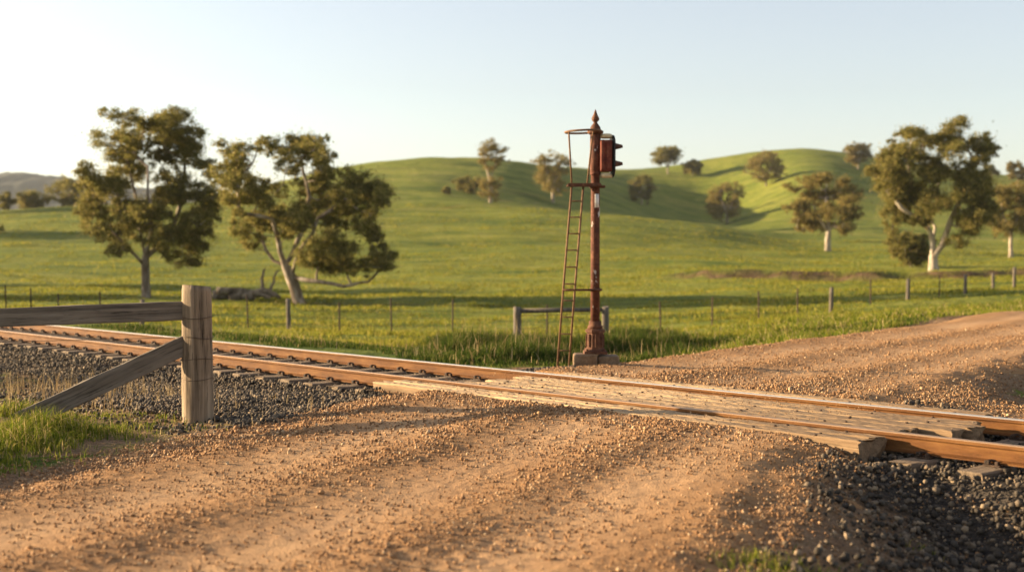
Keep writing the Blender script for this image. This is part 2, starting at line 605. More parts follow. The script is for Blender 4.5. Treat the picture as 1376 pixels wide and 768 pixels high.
M = {
    'ground': mat_ground(), 'road': mat_road(),
    'ballast': mat_stone('crushed_basalt', [(0.0, (0.035, 0.028, 0.022)), (0.5, (0.090, 0.070, 0.050)), (0.8, (0.20, 0.145, 0.095)), (1.0, (0.36, 0.26, 0.16))]),
    'pebble': mat_stone('ironstone_pebble', [(0.0, (0.17, 0.088, 0.040)), (0.45, (0.32, 0.175, 0.082)), (0.8, (0.44, 0.25, 0.115)), (1.0, (0.60, 0.43, 0.26))], 60),
    'rail': mat_rail(),
    'railtop': mat_simple('polished_rail_head', (0.55, 0.50, 0.44), 0.42, 0.75, 40, 0.15),
    'railtop2': mat_simple('rust_stained_rail_head', (0.36, 0.235, 0.145), 0.5, 0.55, 40, 0.2),
    'sleeper': mat_wood('weathered_sleeper', (0.075, 0.052, 0.034), (0.19, 0.135, 0.088), (0.29, 0.215, 0.145), 0.8, 0),
    'plank': mat_wood('dusty_crossing_timber', (0.075, 0.045, 0.025), (0.20, 0.125, 0.068), (0.31, 0.205, 0.115), 0.7, 0, ((0.63, 0.43, 0.235), 0.80), 0.85, 0.42),
    'clip': mat_rust('dark_fastening', (0.06, 0.035, 0.022), (0.025, 0.017, 0.012), (0.11, 0.06, 0.035), 20),
    'post': mat_wood('grey_split_post', (0.06, 0.041, 0.026), (0.23, 0.165, 0.105), (0.38, 0.285, 0.19), 0.55, 2),
    'board': mat_wood('grey_fence_board', (0.06, 0.048, 0.037), (0.16, 0.128, 0.096), (0.27, 0.22, 0.165), 0.6, 0),
    'farpost': mat_wood('silvered_fence_post', (0.06, 0.048, 0.036), (0.13, 0.105, 0.08), (0.20, 0.165, 0.125), 0.6, 2),
    'wire': mat_simple('rusty_wire', (0.10, 0.065, 0.045), 0.6, 0.6),
    'picket': mat_simple('dark_star_picket', (0.085, 0.055, 0.04), 0.75, 0.3),
    'rust': mat_rust('rusted_red_mast', (0.125, 0.040, 0.021), (0.045, 0.018, 0.011), (0.22, 0.092, 0.05), 9, ((0.50, 0.45, 0.40), 6.5, 0.615)),
    'rustdark': mat_rust('rusted_cast_iron', (0.12, 0.048, 0.024), (0.045, 0.019, 0.011), (0.22, 0.10, 0.048), 10),
    'ladder': mat_rust('rusted_ladder_iron', (0.20, 0.105, 0.048), (0.09, 0.045, 0.022), (0.28, 0.165, 0.08), 12),
    'redbox': mat_rust('faded_red_housing', (0.19, 0.044, 0.025), (0.085, 0.025, 0.016), (0.27, 0.10, 0.055), 9),
    'black': mat_simple('black_enamel', (0.03, 0.027, 0.025), 0.6),
    'cream': mat_simple('weathered_cream_paint', (0.62, 0.50, 0.30), 0.7),
    'white': mat_simple('flaking_white_plate', (0.74, 0.71, 0.66), 0.6, 0, 30, 0.3),
    'lens': mat_simple('dark_red_lens', (0.18, 0.01, 0.01), 0.15),
    'concrete': mat_rust('stained_concrete', (0.19, 0.12, 0.065), (0.09, 0.055, 0.033), (0.28, 0.20, 0.12), 5),
    'bark': mat_bark('pale_gum_bark', (0.13, 0.095, 0.068), (0.35, 0.28, 0.21), (0.52, 0.44, 0.35)),
    'bark2': mat_bark('mottled_gum_bark', (0.07, 0.05, 0.035), (0.19, 0.142, 0.10), (0.40, 0.335, 0.27)),
    'dead': mat_bark('dead_wood', (0.04, 0.03, 0.022), (0.11, 0.085, 0.062), (0.24, 0.20, 0.155)),
    'leaf': mat_blade('gum_leaves', [(0.0, (0.085, 0.092, 0.026)), (0.45, (0.185, 0.172, 0.050)), (0.8, (0.29, 0.24, 0.075)), (1.0, (0.40, 0.30, 0.11))], 0.5),
    'leaf2': mat_blade('warm_gum_leaves', [(0.0, (0.10, 0.092, 0.028)), (0.45, (0.21, 0.175, 0.055)), (0.8, (0.32, 0.245, 0.08)), (1.0, (0.42, 0.30, 0.115))], 0.5),
    'grass': mat_blade('green_grass_blades', [(0.0, (0.070, 0.110, 0.012)), (0.5, (0.160, 0.185, 0.022)), (0.78, (0.26, 0.235, 0.04)), (0.9, (0.40, 0.30, 0.12)), (1.0, (0.46, 0.35, 0.18))], 0.42),
    'tall': mat_blade('rank_green_grass', [(0.0, (0.028, 0.052, 0.010)), (0.6, (0.062, 0.090, 0.016)), (0.88, (0.13, 0.135, 0.03)), (1.0, (0.30, 0.22, 0.10))], 0.3),
    'paddock': mat_blade('paddock_grass_blades', [(0.0, (0.12, 0.14, 0.014)), (0.5, (0.215, 0.205, 0.026)), (0.85, (0.29, 0.25, 0.046)), (1.0, (0.38, 0.30, 0.085))], 0.45),
    'dry': mat_blade('dry_grass_stems', [(0.0, (0.22, 0.145, 0.065)), (0.6, (0.36, 0.25, 0.12)), (1.0, (0.48, 0.37, 0.21))], 0.3),
    'farhill': mat_simple('wooded_far_range', (0.045, 0.052, 0.028), 0.95, 0, 0.02, 0.5),
}

# ------------------------------------------------------------------ ground sheet
def build_ground():
    N = 1000
    k = math.asinh(4300 / 7.0)
    u = np.linspace(-1, 1, N)
    xs = 7.0 * np.sinh(k * u) + 0.0
    ys = 13.0 + 7.0 * np.sinh(k * u)
    ys = ys[ys > -420]
    X, Y = np.meshgrid(xs, ys)
    Z = ground_h(X.ravel(), Y.ravel()).reshape(X.shape)
    ny, nx = X.shape
    V = np.stack([X, Y, Z], -1).reshape(-1, 3)
    idx = np.arange(nx * ny).reshape(ny, nx)
    Fc = np.stack([idx[:-1, :-1], idx[:-1, 1:], idx[1:, 1:], idx[1:, :-1]], -1).reshape(-1, 4)
    me = mesh_faces('ground', V, Fc, True)
    x, y = V[:, 0], V[:, 1]
    d = np.full(x.shape, 99.0)
    m = (y < 110) & (y > -40) & (np.abs(x) < 120)
    q = road_dist(x[m], y[m])
    d[m] = np.where(q > 0, q + right_in(y[m]), -q)
    t, s = track_ts(x, y)
    tc = t + GAUGE / 2
    dirt = 1 - sstep(ROADW + 0.15, ROADW + 0.9, d)
    sg = road_dist(x[m], y[m])
    # gravel apron at the foot of the mast
    dirt = np.maximum(dirt, 1 - sstep(1.6, 3.0, np.hypot(x - 1.2, (y - 19.4))))
    dirt = np.maximum(dirt, (1 - sstep(2.0, 3.2, np.abs(tc))) * 0.95)
    # bare ground between verge and ballast, camera side
    dirt = np.maximum(dirt, 0.55 * sstep(1.5, 2.2, tc) * (1 - sstep(3.4, 4.8, tc)) * (s < 0))
    dirt = np.where((tc > 1.5) & (tc < 16) & (s < 0) & (y < 22), np.maximum(dirt, 0.62 - 0.5 * sstep(-6.5, -9.5, x)), dirt)
    rightside = ((s > 4.5) | ((s > 2.5) & (tc < -1) & (x > 4.0))) & (tc > -9) & (tc < 14) & (y > -5)
    dirt = np.where(rightside, np.maximum(dirt, 0.98), dirt)
    stone = (1 - sstep(1.9, 2.7, np.abs(tc))) * (1 - (1 - sstep(ROADW - 0.3, ROADW + 0.6, d)) * 0.9) * (np.abs(s) < 90)
    stone = np.maximum(stone, np.where((tc > 0) & (s > 0), sstep(4.9, 6.2, s - 0.0 * tc) * (1 - sstep(5.0, 9.0, tc)) * sstep(ROADW + 0.2, ROADW + 1.2, d), 0))
    lip = 104 + 5 * perlin(x * 0.045, 0.3) + 2.0 * perlin(x * 0.21, 4.1)
    bank = sstep(11, 16, x) * (1 - sstep(44, 54, x)) * (1 - sstep(0.5, 1.1, np.abs(y - lip))) * sstep(-0.25, 0.15, perlin(x * 0.16, 2.2) + 0.15)
    for nm, a in (('dirt', dirt), ('stone', stone), ('bank', bank)):
        at = me.attributes.new(nm, 'FLOAT', 'POINT')
        at.data.foreach_set('value', np.clip(a, 0, 1).astype(np.float32))
    o = link('ground', me, M['ground'])
    return tag(o, 'rolling green pasture ground with bare dirt beside the track', 'ground', kind='structure')


build_ground()


# ------------------------------------------------------------------ road sheet
def road_surface(x, y, dist, ss):
    """height of the road's top"""
    t, s = track_ts(x, y)
    tc = t + GAUGE / 2
    z = road_z(x, y)
    w = dist
    edge = 0.25 * perlin(x * 0.9, y * 0.9) + 0.22 * perlin(x * 2.7, y * 2.7)
    prof = 1 - sstep(ROADW - 0.55, ROADW + 0.35, np.abs(w) + edge + right_in(y) * sstep(0, 1, w))
    z = z - 0.13 * (1 - prof) - 0.75 * sstep(ROADW + 0.05, ROADW + 0.9, np.abs(w) + edge + right_in(y) * sstep(0, 1, w))
    wob = 0.15 * perlin(ss * 0.12, 1.7)
    for c, wd, dp in ((-1.55, 0.5, 0.020), (0.15, 0.5, 0.018), (1.65, 0.45, 0.018)):
        z = z - dp * np.exp(-((w - c - wob) / wd) ** 2)
    z = z + 0.022 * np.exp(-((w + 0.70 - wob) / 0.3) ** 2) + 0.016 * np.exp(-((w - 0.95 - wob) / 0.2) ** 2)
    z = z + 0.022 * fbm(x * 0.5, y * 0.5, 2) + 0.010 * fbm(x * 2.1, y * 2.1, 4, 0.6)
    rough = 0.5 + 0.8 * sstep(-0.2, 0.4, perlin(w * 1.3, ss * 0.16))
    z = z + rough * 0.009 * fbm(x * 12, y * 12, 3, 0.75)
    lvl = 1 - sstep(1.37, 2.1, np.abs(tc))
    z = z * (1 - lvl) + lvl * (np.minimum(z, -0.040))
    z = np.where(np.abs(tc) < 1.37, -0.26, z)
    endcut = sstep(S_L - 0.15, S_L + 0.1, s) * (1 - sstep(S_R - 0.05, S_R + 0.25, s))
    z = np.where(np.abs(tc) < 1.75, z - 0.3 * (1 - endcut), z)
    return z


def build_road():
    ns = []
    L = ROADS[-1]
    # fine steps where the camera looks close, coarser elsewhere
    sd = 0.0
    while sd < L - 0.2:
        ns.append(sd)
        px = np.interp(sd, ROADS, ROADL[:, 0]); py = np.interp(sd, ROADS, ROADL[:, 1])
        r = math.hypot(px, py - 10)
        sd += 0.028 if (4.5 < py < 20) else (0.12 if py < 30 and py > -2 else 0.4)
    ns = np.array(ns)
    cx = np.interp(ns, ROADS, ROADL[:, 0]); cy = np.interp(ns, ROADS, ROADL[:, 1])
    tx = np.gradient(cx, ns); ty = np.gradient(cy, ns)
    ker = np.ones(41) / 41
    ln = np.hypot(tx, ty); tx, ty = tx / ln, ty / ln
    sm = np.linspace(0, L, 600)
    txs = np.interp(sm, ns, tx); tys = np.interp(sm, ns, ty)
    k2 = np.ones(9) / 9
    txs = np.convolve(np.pad(txs, 4, 'edge'), k2, 'valid'); tys = np.convolve(np.pad(tys, 4, 'edge'), k2, 'valid')
    tx = np.interp(ns, sm, txs); ty = np.interp(ns, sm, tys)
    ln = np.hypot(tx, ty); tx, ty = tx / ln, ty / ln
    W = np.linspace(-ROADW - 0.9, ROADW + 0.9, 320)
    X = cx[:, None] + W[None, :] * ty[:, None]
    Y = cy[:, None] - W[None, :] * tx[:, None]
    SS = np.repeat(ns[:, None], len(W), 1); WW = np.repeat(W[None, :], len(ns), 0)
    Z = road_surface(X.ravel(), Y.ravel(), WW.ravel(), SS.ravel()).reshape(X.shape)
    V = np.stack([X, Y, Z], -1).reshape(-1, 3)
    idx = np.arange(X.size).reshape(X.shape)
    Fc = np.stack([idx[:-1, 1:], idx[1:, 1:], idx[1:, :-1], idx[:-1, :-1]], -1).reshape(-1, 4)[:, ::-1]
    me = mesh_faces('road', V, Fc, True)
    wv = WW.ravel(); wob = 0.15 * perlin(SS.ravel() * 0.12, 1.7)
    packed = sum(np.exp(-((wv - c - wob) / 0.42) ** 2) for c in (-1.55, 0.15, 1.65)) * (0.6 + 0.5 * perlin(X.ravel() * 0.7, Y.ravel() * 0.7))
    at = me.attributes.new('packed', 'FLOAT', 'POINT')
    at.data.foreach_set('value', np.clip(packed, 0, 1).astype(np.float32))
    o = link('road', me, M['road'])
    return tag(o, 'unsealed ochre gravel road running over the level crossing', 'road', kind='structure')


build_road()

# ------------------------------------------------------------------ stones
_ph = (1 + 5 ** 0.5) / 2
ICO_V = np.array([(-1, _ph, 0), (1, _ph, 0), (-1, -_ph, 0), (1, -_ph, 0), (0, -1, _ph), (0, 1, _ph), (0, -1, -_ph), (0, 1, -_ph), (_ph, 0, -1), (_ph, 0, 1), (-_ph, 0, -1), (-_ph, 0, 1)]) / 1.902
ICO_F = np.array([(0, 11, 5), (0, 5, 1), (0, 1, 7), (0, 7, 10), (0, 10, 11), (1, 5, 9), (5, 11, 4), (11, 10, 2), (10, 7, 6), (7, 1, 8), (3, 9, 4), (3, 4, 2), (3, 2, 6), (3, 6, 8), (3, 8, 9), (4, 9, 5), (2, 4, 11), (6, 2, 10), (8, 6, 7), (9, 8, 1)])


def rot_mats(n, rng, tilt=None):
    q = rng.normal(size=(n, 4)); q /= np.linalg.norm(q, axis=1)[:, None]
    w, x, y, z = q.T
    R = np.empty((n, 3, 3))
    R[:, 0, 0] = 1 - 2 * (y * y + z * z); R[:, 0, 1] = 2 * (x * y - z * w); R[:, 0, 2] = 2 * (x * z + y * w)
    R[:, 1, 0] = 2 * (x * y + z * w); R[:, 1, 1] = 1 - 2 * (x * x + z * z); R[:, 1, 2] = 2 * (y * z - x * w)
    R[:, 2, 0] = 2 * (x * z - y * w); R[:, 2, 1] = 2 * (y * z + x * w); R[:, 2, 2] = 1 - 2 * (x * x + y * y)
    return R


def stones(name, x, y, z, size, mat, rng, sink=0.25):
    n = len(x)
    J = ICO_V[None] * rng.uniform(0.55, 1.28, (n, 12, 1))
    J = J * rng.uniform(0.65, 1.2, (n, 1, 3))
    V = np.einsum('nij,nkj->nki', rot_mats(n, rng), J) * (size[:, None, None] * 0.5)
    V[:, :, 0] += x[:, None]; V[:, :, 1] += y[:, None]
    V[:, :, 2] += (z + size * (0.5 - sink))[:, None]
    Fc = (ICO_F[None] + (np.arange(n) * 12)[:, None, None]).reshape(-1, 3)
    return link(name, mesh_faces(name, V.reshape(-1, 3), Fc), mat)


def ballast():
    rng = np.random.default_rng(21)
    X, Y, Zz, S = [], [], [], []

    def take(t, s, size, lift=0.0):
        x, y = track_xy(t, s)
        z = ground_h(x, y) + lift
        X.append(x); Y.append(y); Zz.append(z); S.append(size)
    # left of the crossing
    n = 120000
    a = rng.uniform(0.0, 34, n)
    a = 0.2 + a * rng.uniform(0.25, 1.0, n)
    t = rng.uniform(-GAUGE / 2 - 2.6, 4.1, n)
    tc = t + GAUGE / 2
    keep = (np.abs(tc) < 2.35 + np.where(tc > 0, 1.75 * (1 - sstep(6, 10, a)), 0) + 0.5 * perlin(a * 0.9, 0.5 * np.sign(tc))) | (rng.random(n) < 0.12)
    keep &= ~((tc < -1.9) & (rng.random(n) < 0.5))
    keep &= a > np.where(tc > 1.4, 0.3, 2.1 + 0.2 * perlin(t * 1.7, 3.3))
    xq, yq = track_xy(t, -a)
    keep &= (tc < 1.4) | (road_dist(xq, yq) < -ROADW - 0.30 - 0.5 * perlin(xq * 1.3, yq * 1.3) - 0.5 * rng.random(n))
    ph = np.abs((a - 2.40 + 0.306) % 0.612 - 0.306)
    keep &= ~((ph < 0.115) & (np.abs(tc) < 1.33) & (rng.random(n) < 0.93))
    a, t = a[keep], t[keep]
    take(t, -a, rng.uniform(0.026, 0.058, len(a)) * (1 + 0.012 * a), rng.uniform(-0.02, 0.03, len(a)))
    # right of the crossing
    n = 38000
    s = rng.uniform(S_R - 1.6, 14, n)
    t = rng.uniform(-GAUGE / 2 - 2.6, 6.0, n)
    x, y = track_xy(t, s)
    d = road_dist(x, y)
    tc = t + GAUGE / 2
    keep = (np.abs(tc) < 1.5) | (d > ROADW - right_in(y) - 0.15 + 0.7 * perlin(x * 1.3, y * 1.3) + rng.uniform(0, 0.5, n))
    keep &= (np.abs(tc) < 2.3) | (rng.random(n) < 0.72)
    ph = np.abs((s - S_R - 0.42 + 0.31) % 0.62 - 0.31)
    keep &= ~((ph < 0.11) & (np.abs(tc) < 1.33) & (rng.random(n) < 0.85))
    keep &= (s > S_R - 0.1) | (np.abs(tc) > 1.5)
    s, t = s[keep], t[keep]
    take(t, s, (0.022 + 0.048 * rng.random(len(s)) ** 1.7), rng.uniform(-0.02, 0.045, len(s)))
    # far shoulder by the mast
    n = 1500
    x = rng.normal(1.3, 0.85, n); y = 19.0 + rng.normal(0, 0.45, n)
    tt, _ = track_ts(x, y)
    k = (tt < -GAUGE - 0.6) & ((x < 2.6))
    x, y = x[k], y[k]
    X.append(x); Y.append(y); Zz.append(ground_h(x, y)); S.append(rng.uniform(0.04, 0.085, len(x)))
    o = stones('ballast', np.concatenate(X), np.concatenate(Y), np.concatenate(Zz), np.concatenate(S), M['ballast'], rng, 0.3)
    tag(o, 'crushed dark grey ballast stones heaped beside and between the rails', 'ballast', kind='stuff')


ballast()


def road_pebbles():
    rng = np.random.default_rng(33)
    n = 700000
    sd = rng.uniform(14, 62, n)
    w = rng.uniform(-ROADW - 0.7, ROADW + 1.7, n)
    cx = np.interp(sd, ROADS, ROADL[:, 0]); cy = np.interp(sd, ROADS, ROADL[:, 1])
    e = 0.05
    tx = np.interp(sd + 0.6, ROADS, ROADL[:, 0]) - np.interp(sd - 0.6, ROADS, ROADL[:, 0])
    ty = np.interp(sd + 0.6, ROADS, ROADL[:, 1]) - np.interp(sd - 0.6, ROADS, ROADL[:, 1])
    ln = np.hypot(tx, ty); tx, ty = tx / ln, ty / ln
    x = cx + w * ty; y = cy - w * tx
    t, s = track_ts(x, y)
    tc = t + GAUGE / 2
    wob = 0.15 * perlin(sd * 0.12, 1.7)
    dens = 0.34 + 0.8 * np.exp(-((w + 0.70 - wob) / 0.35) ** 2) + 0.6 * np.exp(-((w - 0.95 - wob) / 0.35) ** 2) + 0.95 * sstep(2.0, 2.8, w) + 0.75 * sstep(2.0, 2.9, -w)
    dens = dens * (0.45 + 1.1 * sstep(-0.35, 0.35, fbm(x * 0.8, y * 0.8, 3))) + 0.5 * np.exp(-((np.abs(tc) - 1.7) / 0.3) ** 2)
    dens = dens * (1 - 0.7 * sstep(15.5, 19.0, y - 0.0 * x))
    ok = (rng.random(n) < dens * 0.85) & (np.abs(tc) > 1.40) & (y > 4.5) & (y < 30)
    ok &= (w < ROADW) | (rng.random(n) < 0.4)
    ok &= (np.abs(x / np.maximum(y, 1)) < 0.6)
    ok &= ~((s < S_L - 0.1) & (np.abs(tc) < 1.6)) & ~((s > S_R + 0.1) & (np.abs(tc) < 1.6))
    x, y, w, sd = x[ok], y[ok], w[ok], sd[ok]
    z = np.maximum(road_surface(x, y, w, sd), ground_h(x, y))
    size = 0.006 + 0.026 * rng.random(len(x)) ** 3.0 + 0.035 * (rng.random(len(x)) < 0.010) * rng.random(len(x))
    size *= np.clip(y / 11, 0.85, 1.2)
    # grit scattered on the deck
    m = 1600
    t2 = rng.uniform(-GAUGE - 0.55, 0.55, m); s2 = rng.uniform(S_L + 0.3, S_R - 1.0, m)
    x2, y2 = track_xy(t2, s2)
    offr = (np.abs(t2) > 0.1) & (np.abs(t2 + GAUGE) > 0.1)
    x2, y2 = x2[offr], y2[offr]
    x = np.concatenate([x, x2]); y = np.concatenate([y, y2]); z = np.concatenate([z, np.full(len(x2), -0.022)])
    size = np.concatenate([size, rng.uniform(0.006, 0.016, len(x2))])
    o = stones('gravel', x, y, z, size, M['pebble'], rng, 0.22)
    tag(o, 'loose ochre gravel pebbles lying along the dirt road', 'gravel', kind='stuff')


road_pebbles()

# ------------------------------------------------------------------ track
TANG = math.atan2(-ND[1], -ND[0])           # local +x runs along +s (towards the right)


def build_rails():
    prof = [(-0.063, -0.165), (0.063, -0.165), (0.063, -0.153), (0.012, -0.136), (0.009, -0.125), (0.009, -0.050), (0.015, -0.040), (0.034, -0.034),
            (0.034, -0.010), (0.029, -0.003), (-0.029, -0.003), (-0.034, -0.010), (-0.034, -0.034), (-0.015, -0.040), (-0.009, -0.050), (-0.009, -0.125), (-0.012, -0.136), (-0.063, -0.153)]
    top = [(-0.0346, -0.0080), (-0.0300, -0.0020), (-0.022, 0.0012), (0.022, 0.0012), (0.0300, -0.0020), (0.0346, -0.0080)]
    for off, lab in ((0.0, 'rust brown steel rail nearest the post and crossing foreground'), (-GAUGE, 'steel rail with bright worn top on the mast side of the track')):
        x, y = track_xy(off, 0.0)
        r = empty('rail', (x, y, 0), TANG)
        tag(r, lab, 'rail', 'rails of the railway track')
        ss = np.arange(-70, 40.1, 1.0)
        mb = MB()
        P = len(prof)
        for s in ss:
            for (py, pz) in prof:
                mb.v.append(Vector((s, py, pz)))
        for i in range(len(ss) - 1):
            for k in range(P):
                k2 = (k + 1) % P
                mb.f.append([i * P + k, (i + 1) * P + k, (i + 1) * P + k2, i * P + k2]); mb.s.append(False)
        mb.f.append([k for k in range(P)]); mb.s.append(False)
        mb.f.append([(len(ss) - 1) * P + k for k in reversed(range(P))]); mb.s.append(False)
        mb.build('rail_body', M['rail'], r)
        mt = MB()
        for s in ss:
            for (py, pz) in top:
                mt.v.append(Vector((s, py, pz)))
        for i in range(len(ss) - 1):
            for k in range(5):
                mt.f.append([i * 6 + k, (i + 1) * 6 + k, (i + 1) * 6 + k + 1, i * 6 + k + 1]); mt.s.append(False)
        h = mt.build('running_surface', M['railtop2'] if off == 0.0 else M['railtop'], r)
        # face the normals upward
        h.data.flip_normals() if h.data.polygons[2].normal.z < 0 else None


build_rails()


def build_sleepers():
    def proto(seed):
        rng = random.Random(seed)
        r = empty('sleeper', (0, 0, 0))
        mb = MB()
        n = 14
        L, Wd, H = 2.62, 0.235, 0.14
        prof = [(-0.5, -1), (-0.5, -0.12), (-0.44, 0.0), (0.44, 0.0), (0.5, -0.12), (0.5, -1)]
        for i in range(n + 1):
            xx = -L / 2 + L * i / n
            for (a, b) in prof:
                j = rng.uniform(-0.006, 0.006)
                mb.v.append(Vector((xx + (rng.uniform(-0.02, 0.02) if i in (0, n) else 0), a * Wd + j, b * H + (rng.uniform(-0.006, 0.004) if b > -0.5 else 0))))
        P = len(prof)
        for i in range(n):
            for k in range(P):
                k2 = (k + 1) % P
                mb.f.append([i * P + k, i * P + k2, (i + 1) * P + k2, (i + 1) * P + k]); mb.s.append(False)
        mb.f.append([k for k in reversed(range(P))]); mb.s.append(False)
        mb.f.append([n * P + k for k in range(P)]); mb.s.append(False)
        mb.build('timber', M['sleeper'], r)
        for rail in (GAUGE / 2, -GAUGE / 2):
            for sd in (-1, 1):
                c = MB()
                x0 = rail + sd * 0.098
                c.box((x0, 0, 0.008), (0.075, 0.15, 0.016), bev=0.003)
                # sprung hook: a bent bar that bears on the rail foot
                pts = []
                for q in range(15):
                    an = q / 14 * math.pi * 1.55
                    pts.append((x0 + sd * 0.012 - sd * 0.028 * math.sin(an), -0.05 + 0.10 * q / 14, 0.024 + 0.017 * (1 - math.cos(an)) * 0.8))
                c.tube(pts, 0.0115, 7)
                c.box((x0 + sd * 0.03, 0.035, 0.035), (0.034, 0.05, 0.034), bev=0.006)
                c.box((x0 + sd * 0.022, -0.045, 0.028), (0.03, 0.034, 0.04), bev=0.006)
                c.build('rail_clip', M['clip'], r)
        return r

    protos = [proto(k) for k in range(3)]
    spots = [(-(2.40 + 0.612 * k)) for k in range(46)] + [S_R + 0.42 + 0.62 * k for k in range(12)]
    rng = random.Random(5)
    for i, s in enumerate(spots):
        src = protos[i % 3]
        if i < 3:
            o = src
        else:
            o = src.copy(); COL.objects.link(o)
            for ch in list(src.children):
                c = ch.copy(); COL.objects.link(c); c.parent = o
        x, y = track_xy(-GAUGE / 2 + rng.uniform(-0.03, 0.03), s)
        o.location = (x, y, -0.168 if s < 0 else -0.185)
        o.rotation_euler = (0, 0, TANG + math.pi / 2 + rng.uniform(-0.025, 0.025))
        if i == 0:
            tag(o, 'grey timber sleeper right beside the left end of the crossing deck', 'sleeper', 'timber sleepers under the rails')
        elif s < 0:
            tag(o, 'grey weathered timber sleeper in the long row left of the crossing', 'sleeper', 'timber sleepers under the rails')
        elif s < S_R + 0.9:
            tag(o, 'shaded timber sleeper first past the right end of the crossing deck', 'sleeper', 'timber sleepers under the rails')
        else:
            tag(o, 'timber sleeper under the rails right of the crossing', 'sleeper', 'timber sleepers under the rails')


build_sleepers()


def build_deck():
    rng = random.Random(9)
    rows = [  # t centre, width, s0, s1, label
        (0.440, 0.240, -2.00, 5.06, 'outermost dusty deck plank on the camera side, edged by road gravel'),
        (0.190, 0.240, -1.92, 5.02, 'deck plank hard against the camera side of the near rail'),
        (-0.245, 0.255, -1.15, 4.98, 'deck plank just inside the near rail with a splintered right end'),
        (-0.515, 0.265, -1.05, 4.94, 'second deck plank in from the near rail'),
        (-0.790, 0.265, -1.22, 5.22, 'middle deck plank between the rails'),
        (-1.065, 0.265, -1.10, 5.28, 'fourth deck plank in from the near rail'),
        (-1.330, 0.245, -1.30, 5.14, 'deck plank just inside the far rail'),
        (-GAUGE - 0.19, 0.240, -1.35, 4.98, 'dusty deck plank hard against the mast side of the far rail'),
        (-GAUGE - 0.44, 0.240, -1.20, 4.90, 'outermost deck plank on the mast side of the crossing'),
    ]
    for tcn, wd, s0, s1, lab in rows:
        sm = 0.5 * (s0 + s1)
        x, y = track_xy(tcn, sm)
        L = s1 - s0
        n = 90
        H = 0.20
        prof = [(-0.5, -1), (-0.5, -0.13), (-0.47, -0.03), (-0.42, 0.0), (-0.28, 0), (-0.1, 0), (0.1, 0), (0.28, 0), (0.42, 0.0), (0.47, -0.03), (0.5, -0.13), (0.5, -1)]
        mb = MB(); P = len(prof)
        ends = [rng.uniform(-0.05, 0.05) for _ in prof]; ends2 = [rng.uniform(-0.06, 0.04) for _ in prof]
        ph = rng.uniform(0, 100)
        for i in range(n + 1):
            xx = -L / 2 + L * i / n
            for k, (a, b) in enumerate(prof):
                wv = 0.010 * float(perlin(np.array(xx * 1.5 + ph), np.array(a * 3.0))) + 0.012 * float(perlin(np.array(xx * 7 + ph), np.array(a * 7 + 5)))
                e = ends[k] if i == 0 else (ends2[k] if i == n else 0)
                edge = 0.012 * float(perlin(np.array(xx * 3 + ph), np.array(9.0 + a)))
                mb.v.append(Vector((xx + e, a * (wd - 0.012) + (edge if abs(a) > 0.4 else 0), b * H + (wv - 0.004 if b > -0.5 else 0))))
        for i in range(n):
            for k in range(P):
                k2 = (k + 1) % P
                mb.f.append([i * P + k, i * P + k2, (i + 1) * P + k2, (i + 1) * P + k][::-1]); mb.s.append(False)
        mb.f.append([k for k in range(P)]); mb.s.append(False)
        mb.f.append([n * P + k for k in reversed(range(P))]); mb.s.append(False)
        r = empty('deck_plank', (x, y, -0.026 + rng.uniform(-0.004, 0.004)), TANG)
        tag(r, lab, 'plank', 'timber deck planks of the level crossing')
        o = mb.build('timber', M['plank'], r)
        at = o.data.attributes.new('dust', 'FLOAT', 'POINT')
        vals = []
        for v in o.data.vertices:
            s_ = v.co.x + sm
            vals.append((1.0 if v.co.z > -0.02 else 0.12) * (1 - float(sstep(1.2, 4.3, s_)) * 0.88))
        at.data.foreach_set('value', np.array(vals, np.float32))
        first = None
        for bs in np.arange(-L / 2 + 0.35, L / 2 - 0.2, 0.62):
            for dy in (-0.06, 0.06):
                if rng.random() < 0.5 and first is not None:
                    continue
                if first is None:
                    q = MB()
                    q.lathe([(0.016, -0.01), (0.016, 0.006), (0.010, 0.010)], 10)
                    first = b = q.build('spike', M['clip'], r)
                else:
                    b = first.copy(); COL.objects.link(b); b.parent = r
                b.location = (bs + rng.uniform(-0.05, 0.05), dy + rng.uniform(-0.03, 0.03), -0.002)


build_deck()


# ------------------------------------------------------------------ near fence: post, rail and brace
def weathered_post(name, h, rad, mat, parent, seed, seg=26, hs=16, lean=(0, 0)):
    """round split timber: fluted and checked sides, sawn top"""
    mb = MB()
    for i in range(hs + 1):
        zz = h * i / hs
        for k in range(seg):
            an = 2 * math.pi * k / seg
            r = rad * (1 + 0.05 * float(perlin(np.array(math.cos(an) * 1.5 + seed), np.array(math.sin(an) * 1.5 + zz * 0.5))) + 0.035 * float(perlin(np.array(k * 0.83 + seed * 7), np.array(zz * 0.7))))
            if k % 9 == 4 or k % 13 == 7:
                r *= 0.93
            r *= (1.06 - 0.07 * i / hs)
            top = 0
            if i == hs:
                r *= 0.955
            mb.v.append(Vector((r * math.cos(an) + lean[0] * zz, r * math.sin(an) + lean[1] * zz, zz + (0.015 * math.cos(an + seed) if i >= hs - 1 else 0))))
    for i in range(hs):
        for k in range(seg):
            k2 = (k + 1) % seg
            mb.f.append([i * seg + k, i * seg + k2, (i + 1) * seg + k2, (i + 1) * seg + k]); mb.s.append(True)
    c = len(mb.v)
    mb.v.append(Vector((lean[0] * h, lean[1] * h, h - 0.008)))
    for k in range(seg):
        mb.f.append([hs * seg + k, hs * seg + (k + 1) % seg, c]); mb.s.append(False)
    return mb.build(name, mat, parent)


